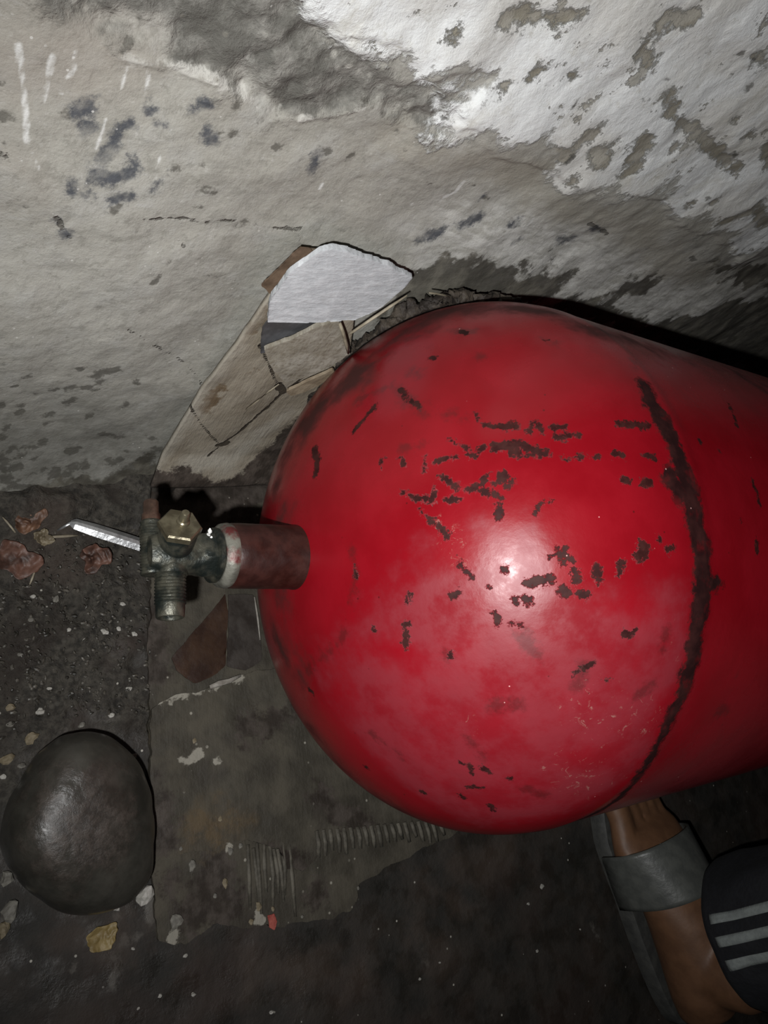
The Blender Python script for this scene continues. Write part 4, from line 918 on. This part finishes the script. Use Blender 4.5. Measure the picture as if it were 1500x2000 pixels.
for i, (p, r_) in enumerate(leg_path):
    d_ = leg_path[min(i + 1, len(leg_path) - 1)][0] - leg_path[max(i - 1, 0)][0]; a0, u0, v0 = frame(d_, (1, 0, 0)); rings.append(oval(p, u0, v0, r_, r_))
loft(rings)
bo = mesh_obj('body', [v - heel for v in bmv], bmf, SKIN, person)
rm = bo.modifiers.new('remesh', 'REMESH'); rm.mode = 'VOXEL'; rm.voxel_size = 0.0028; rm.use_smooth_shade = True
sm_ = bo.modifiers.new('smooth', 'SMOOTH'); sm_.factor = 0.6; sm_.iterations = 5
for q, ln, r_ in toes:
    c = fp(0.188 + ln * 0.84, q * 0.9, SH + 0.0088 + r_ * 0.74)
    o = mesh_obj('toenail', [c + fa * (r_ * 0.62 * cos(2 * pi * k / 12)) + fs * (r_ * 0.6 * sin(2 * pi * k / 12)) - UP * (0.0016 * abs(sin(2 * pi * k / 12))) - heel for k in range(12)], [tuple(range(12))], NAIL, person); solid(o, 0.0012, 0)
sandal = empty('sandal'); sandal.parent = person
n = 40; outl = []
for k in range(n):
    t = 2 * pi * k / n; s = 0.128 - cos(t) * 0.136
    wdt = np.interp(s, [0, .05, .13, .19, .264], [.036, .038, .042, .052, .046]); outl.append((s, sin(t) * (abs(sin(t)) ** -0.35 if abs(sin(t)) > 1e-4 else 0) * wdt + 0.002))
rings = [[fp(s, q, 0.0 - 0.004) for s, q in outl], [fp(s, q * 1.02, 0.004) for s, q in outl], [fp(s, q * 1.02, SH - 0.003) for s, q in outl], [fp(0.128 + (s - 0.128) * 0.985, q * 0.97, SH) for s, q in outl]]
bmv, bmf = [], []; loft(rings)
mesh_obj('sole', [v - heel for v in bmv], bmf, SOLE, sandal).data.set_sharp_from_angle(angle=0.8)
# strap: arch over the instep
V = []; Fc = []; na, nb = 26, 14
for j in range(nb):
    s = 0.122 + 0.054 * j / (nb - 1); hh = np.interp(s, [0.10, 0.14, 0.19], [0.092, 0.076, 0.058]); ww = np.interp(s, [0.10, 0.14, 0.19], [0.043, 0.048, 0.052])
    for k in range(na):
        a = pi * k / (na - 1); pinch = 0.006 * sin(pi * j / (nb - 1)) * abs(cos(a))
        V.append(fp(s + (0.006 * sin(a)), -cos(a) * ww * (1 if abs(cos(a)) < .9 else 1) + 0.002, 0.006 + sin(a) ** 0.62 * (hh - 0.006) ) - heel)
for j in range(nb - 1):
    for k in range(na - 1): Fc.append((j * na + k, j * na + k + 1, (j + 1) * na + k + 1, (j + 1) * na + k))
o = mesh_obj('strap', V, Fc, RUB, sandal); solid(o, 0.0035, 1)
# trousers
tp = list(zip(SP, (.060, .060, .061, .066, .071, .074, .079, .092, .105, .110)))
PT = np.array([p for p, r_ in tp]); RT = np.array([r_ for p, r_ in tp]); NL, NA = 90, 72
tt_ = np.linspace(0, 1, NL); PTs = lerp_curve(PT, tt_); RTs = np.interp(tt_ * (len(RT) - 1), np.arange(len(RT)), RT)
for _ in range(4): PTs[1:-1] = (PTs[:-2] + 2 * PTs[1:-1] + PTs[2:]) / 4
def trouser_pt(i, a, extra=0.0):
    d_ = Vector(PTs[min(i + 1, NL - 1)] - PTs[max(i - 1, 0)]); a0, u0, v0 = frame(d_, (-1, 0, 0))
    r_ = RTs[i]; q = np.array([[cos(a) * 1.3, sin(a) * 1.3, i * 0.07]])
    r_ += 0.006 * float(fbm(q, 1.0, 3, 91)[0]) * min(1, 0.5 + i / 20)
    return Vector(PTs[i]) + (u0 * cos(a) + v0 * sin(a)) * (r_ + extra) - heel
V = [trouser_pt(i, 2 * pi * k / NA) for i in range(NL) for k in range(NA)]
tr = mesh_obj('trousers', V, grid_faces(NL, NA, wrap=True), NAVY, person); solid(tr, 0.002, -1)
for c0 in (-0.36, -0.08, 0.20):
    V = [trouser_pt(i, c0 + (k / 3 - 0.5) * 0.125, 0.0007) for i in range(2, 60) for k in range(4)]
    o = mesh_obj('stripe', V, grid_faces(58, 4), STRIPE, tr); solid(o, 0.0008, 0)
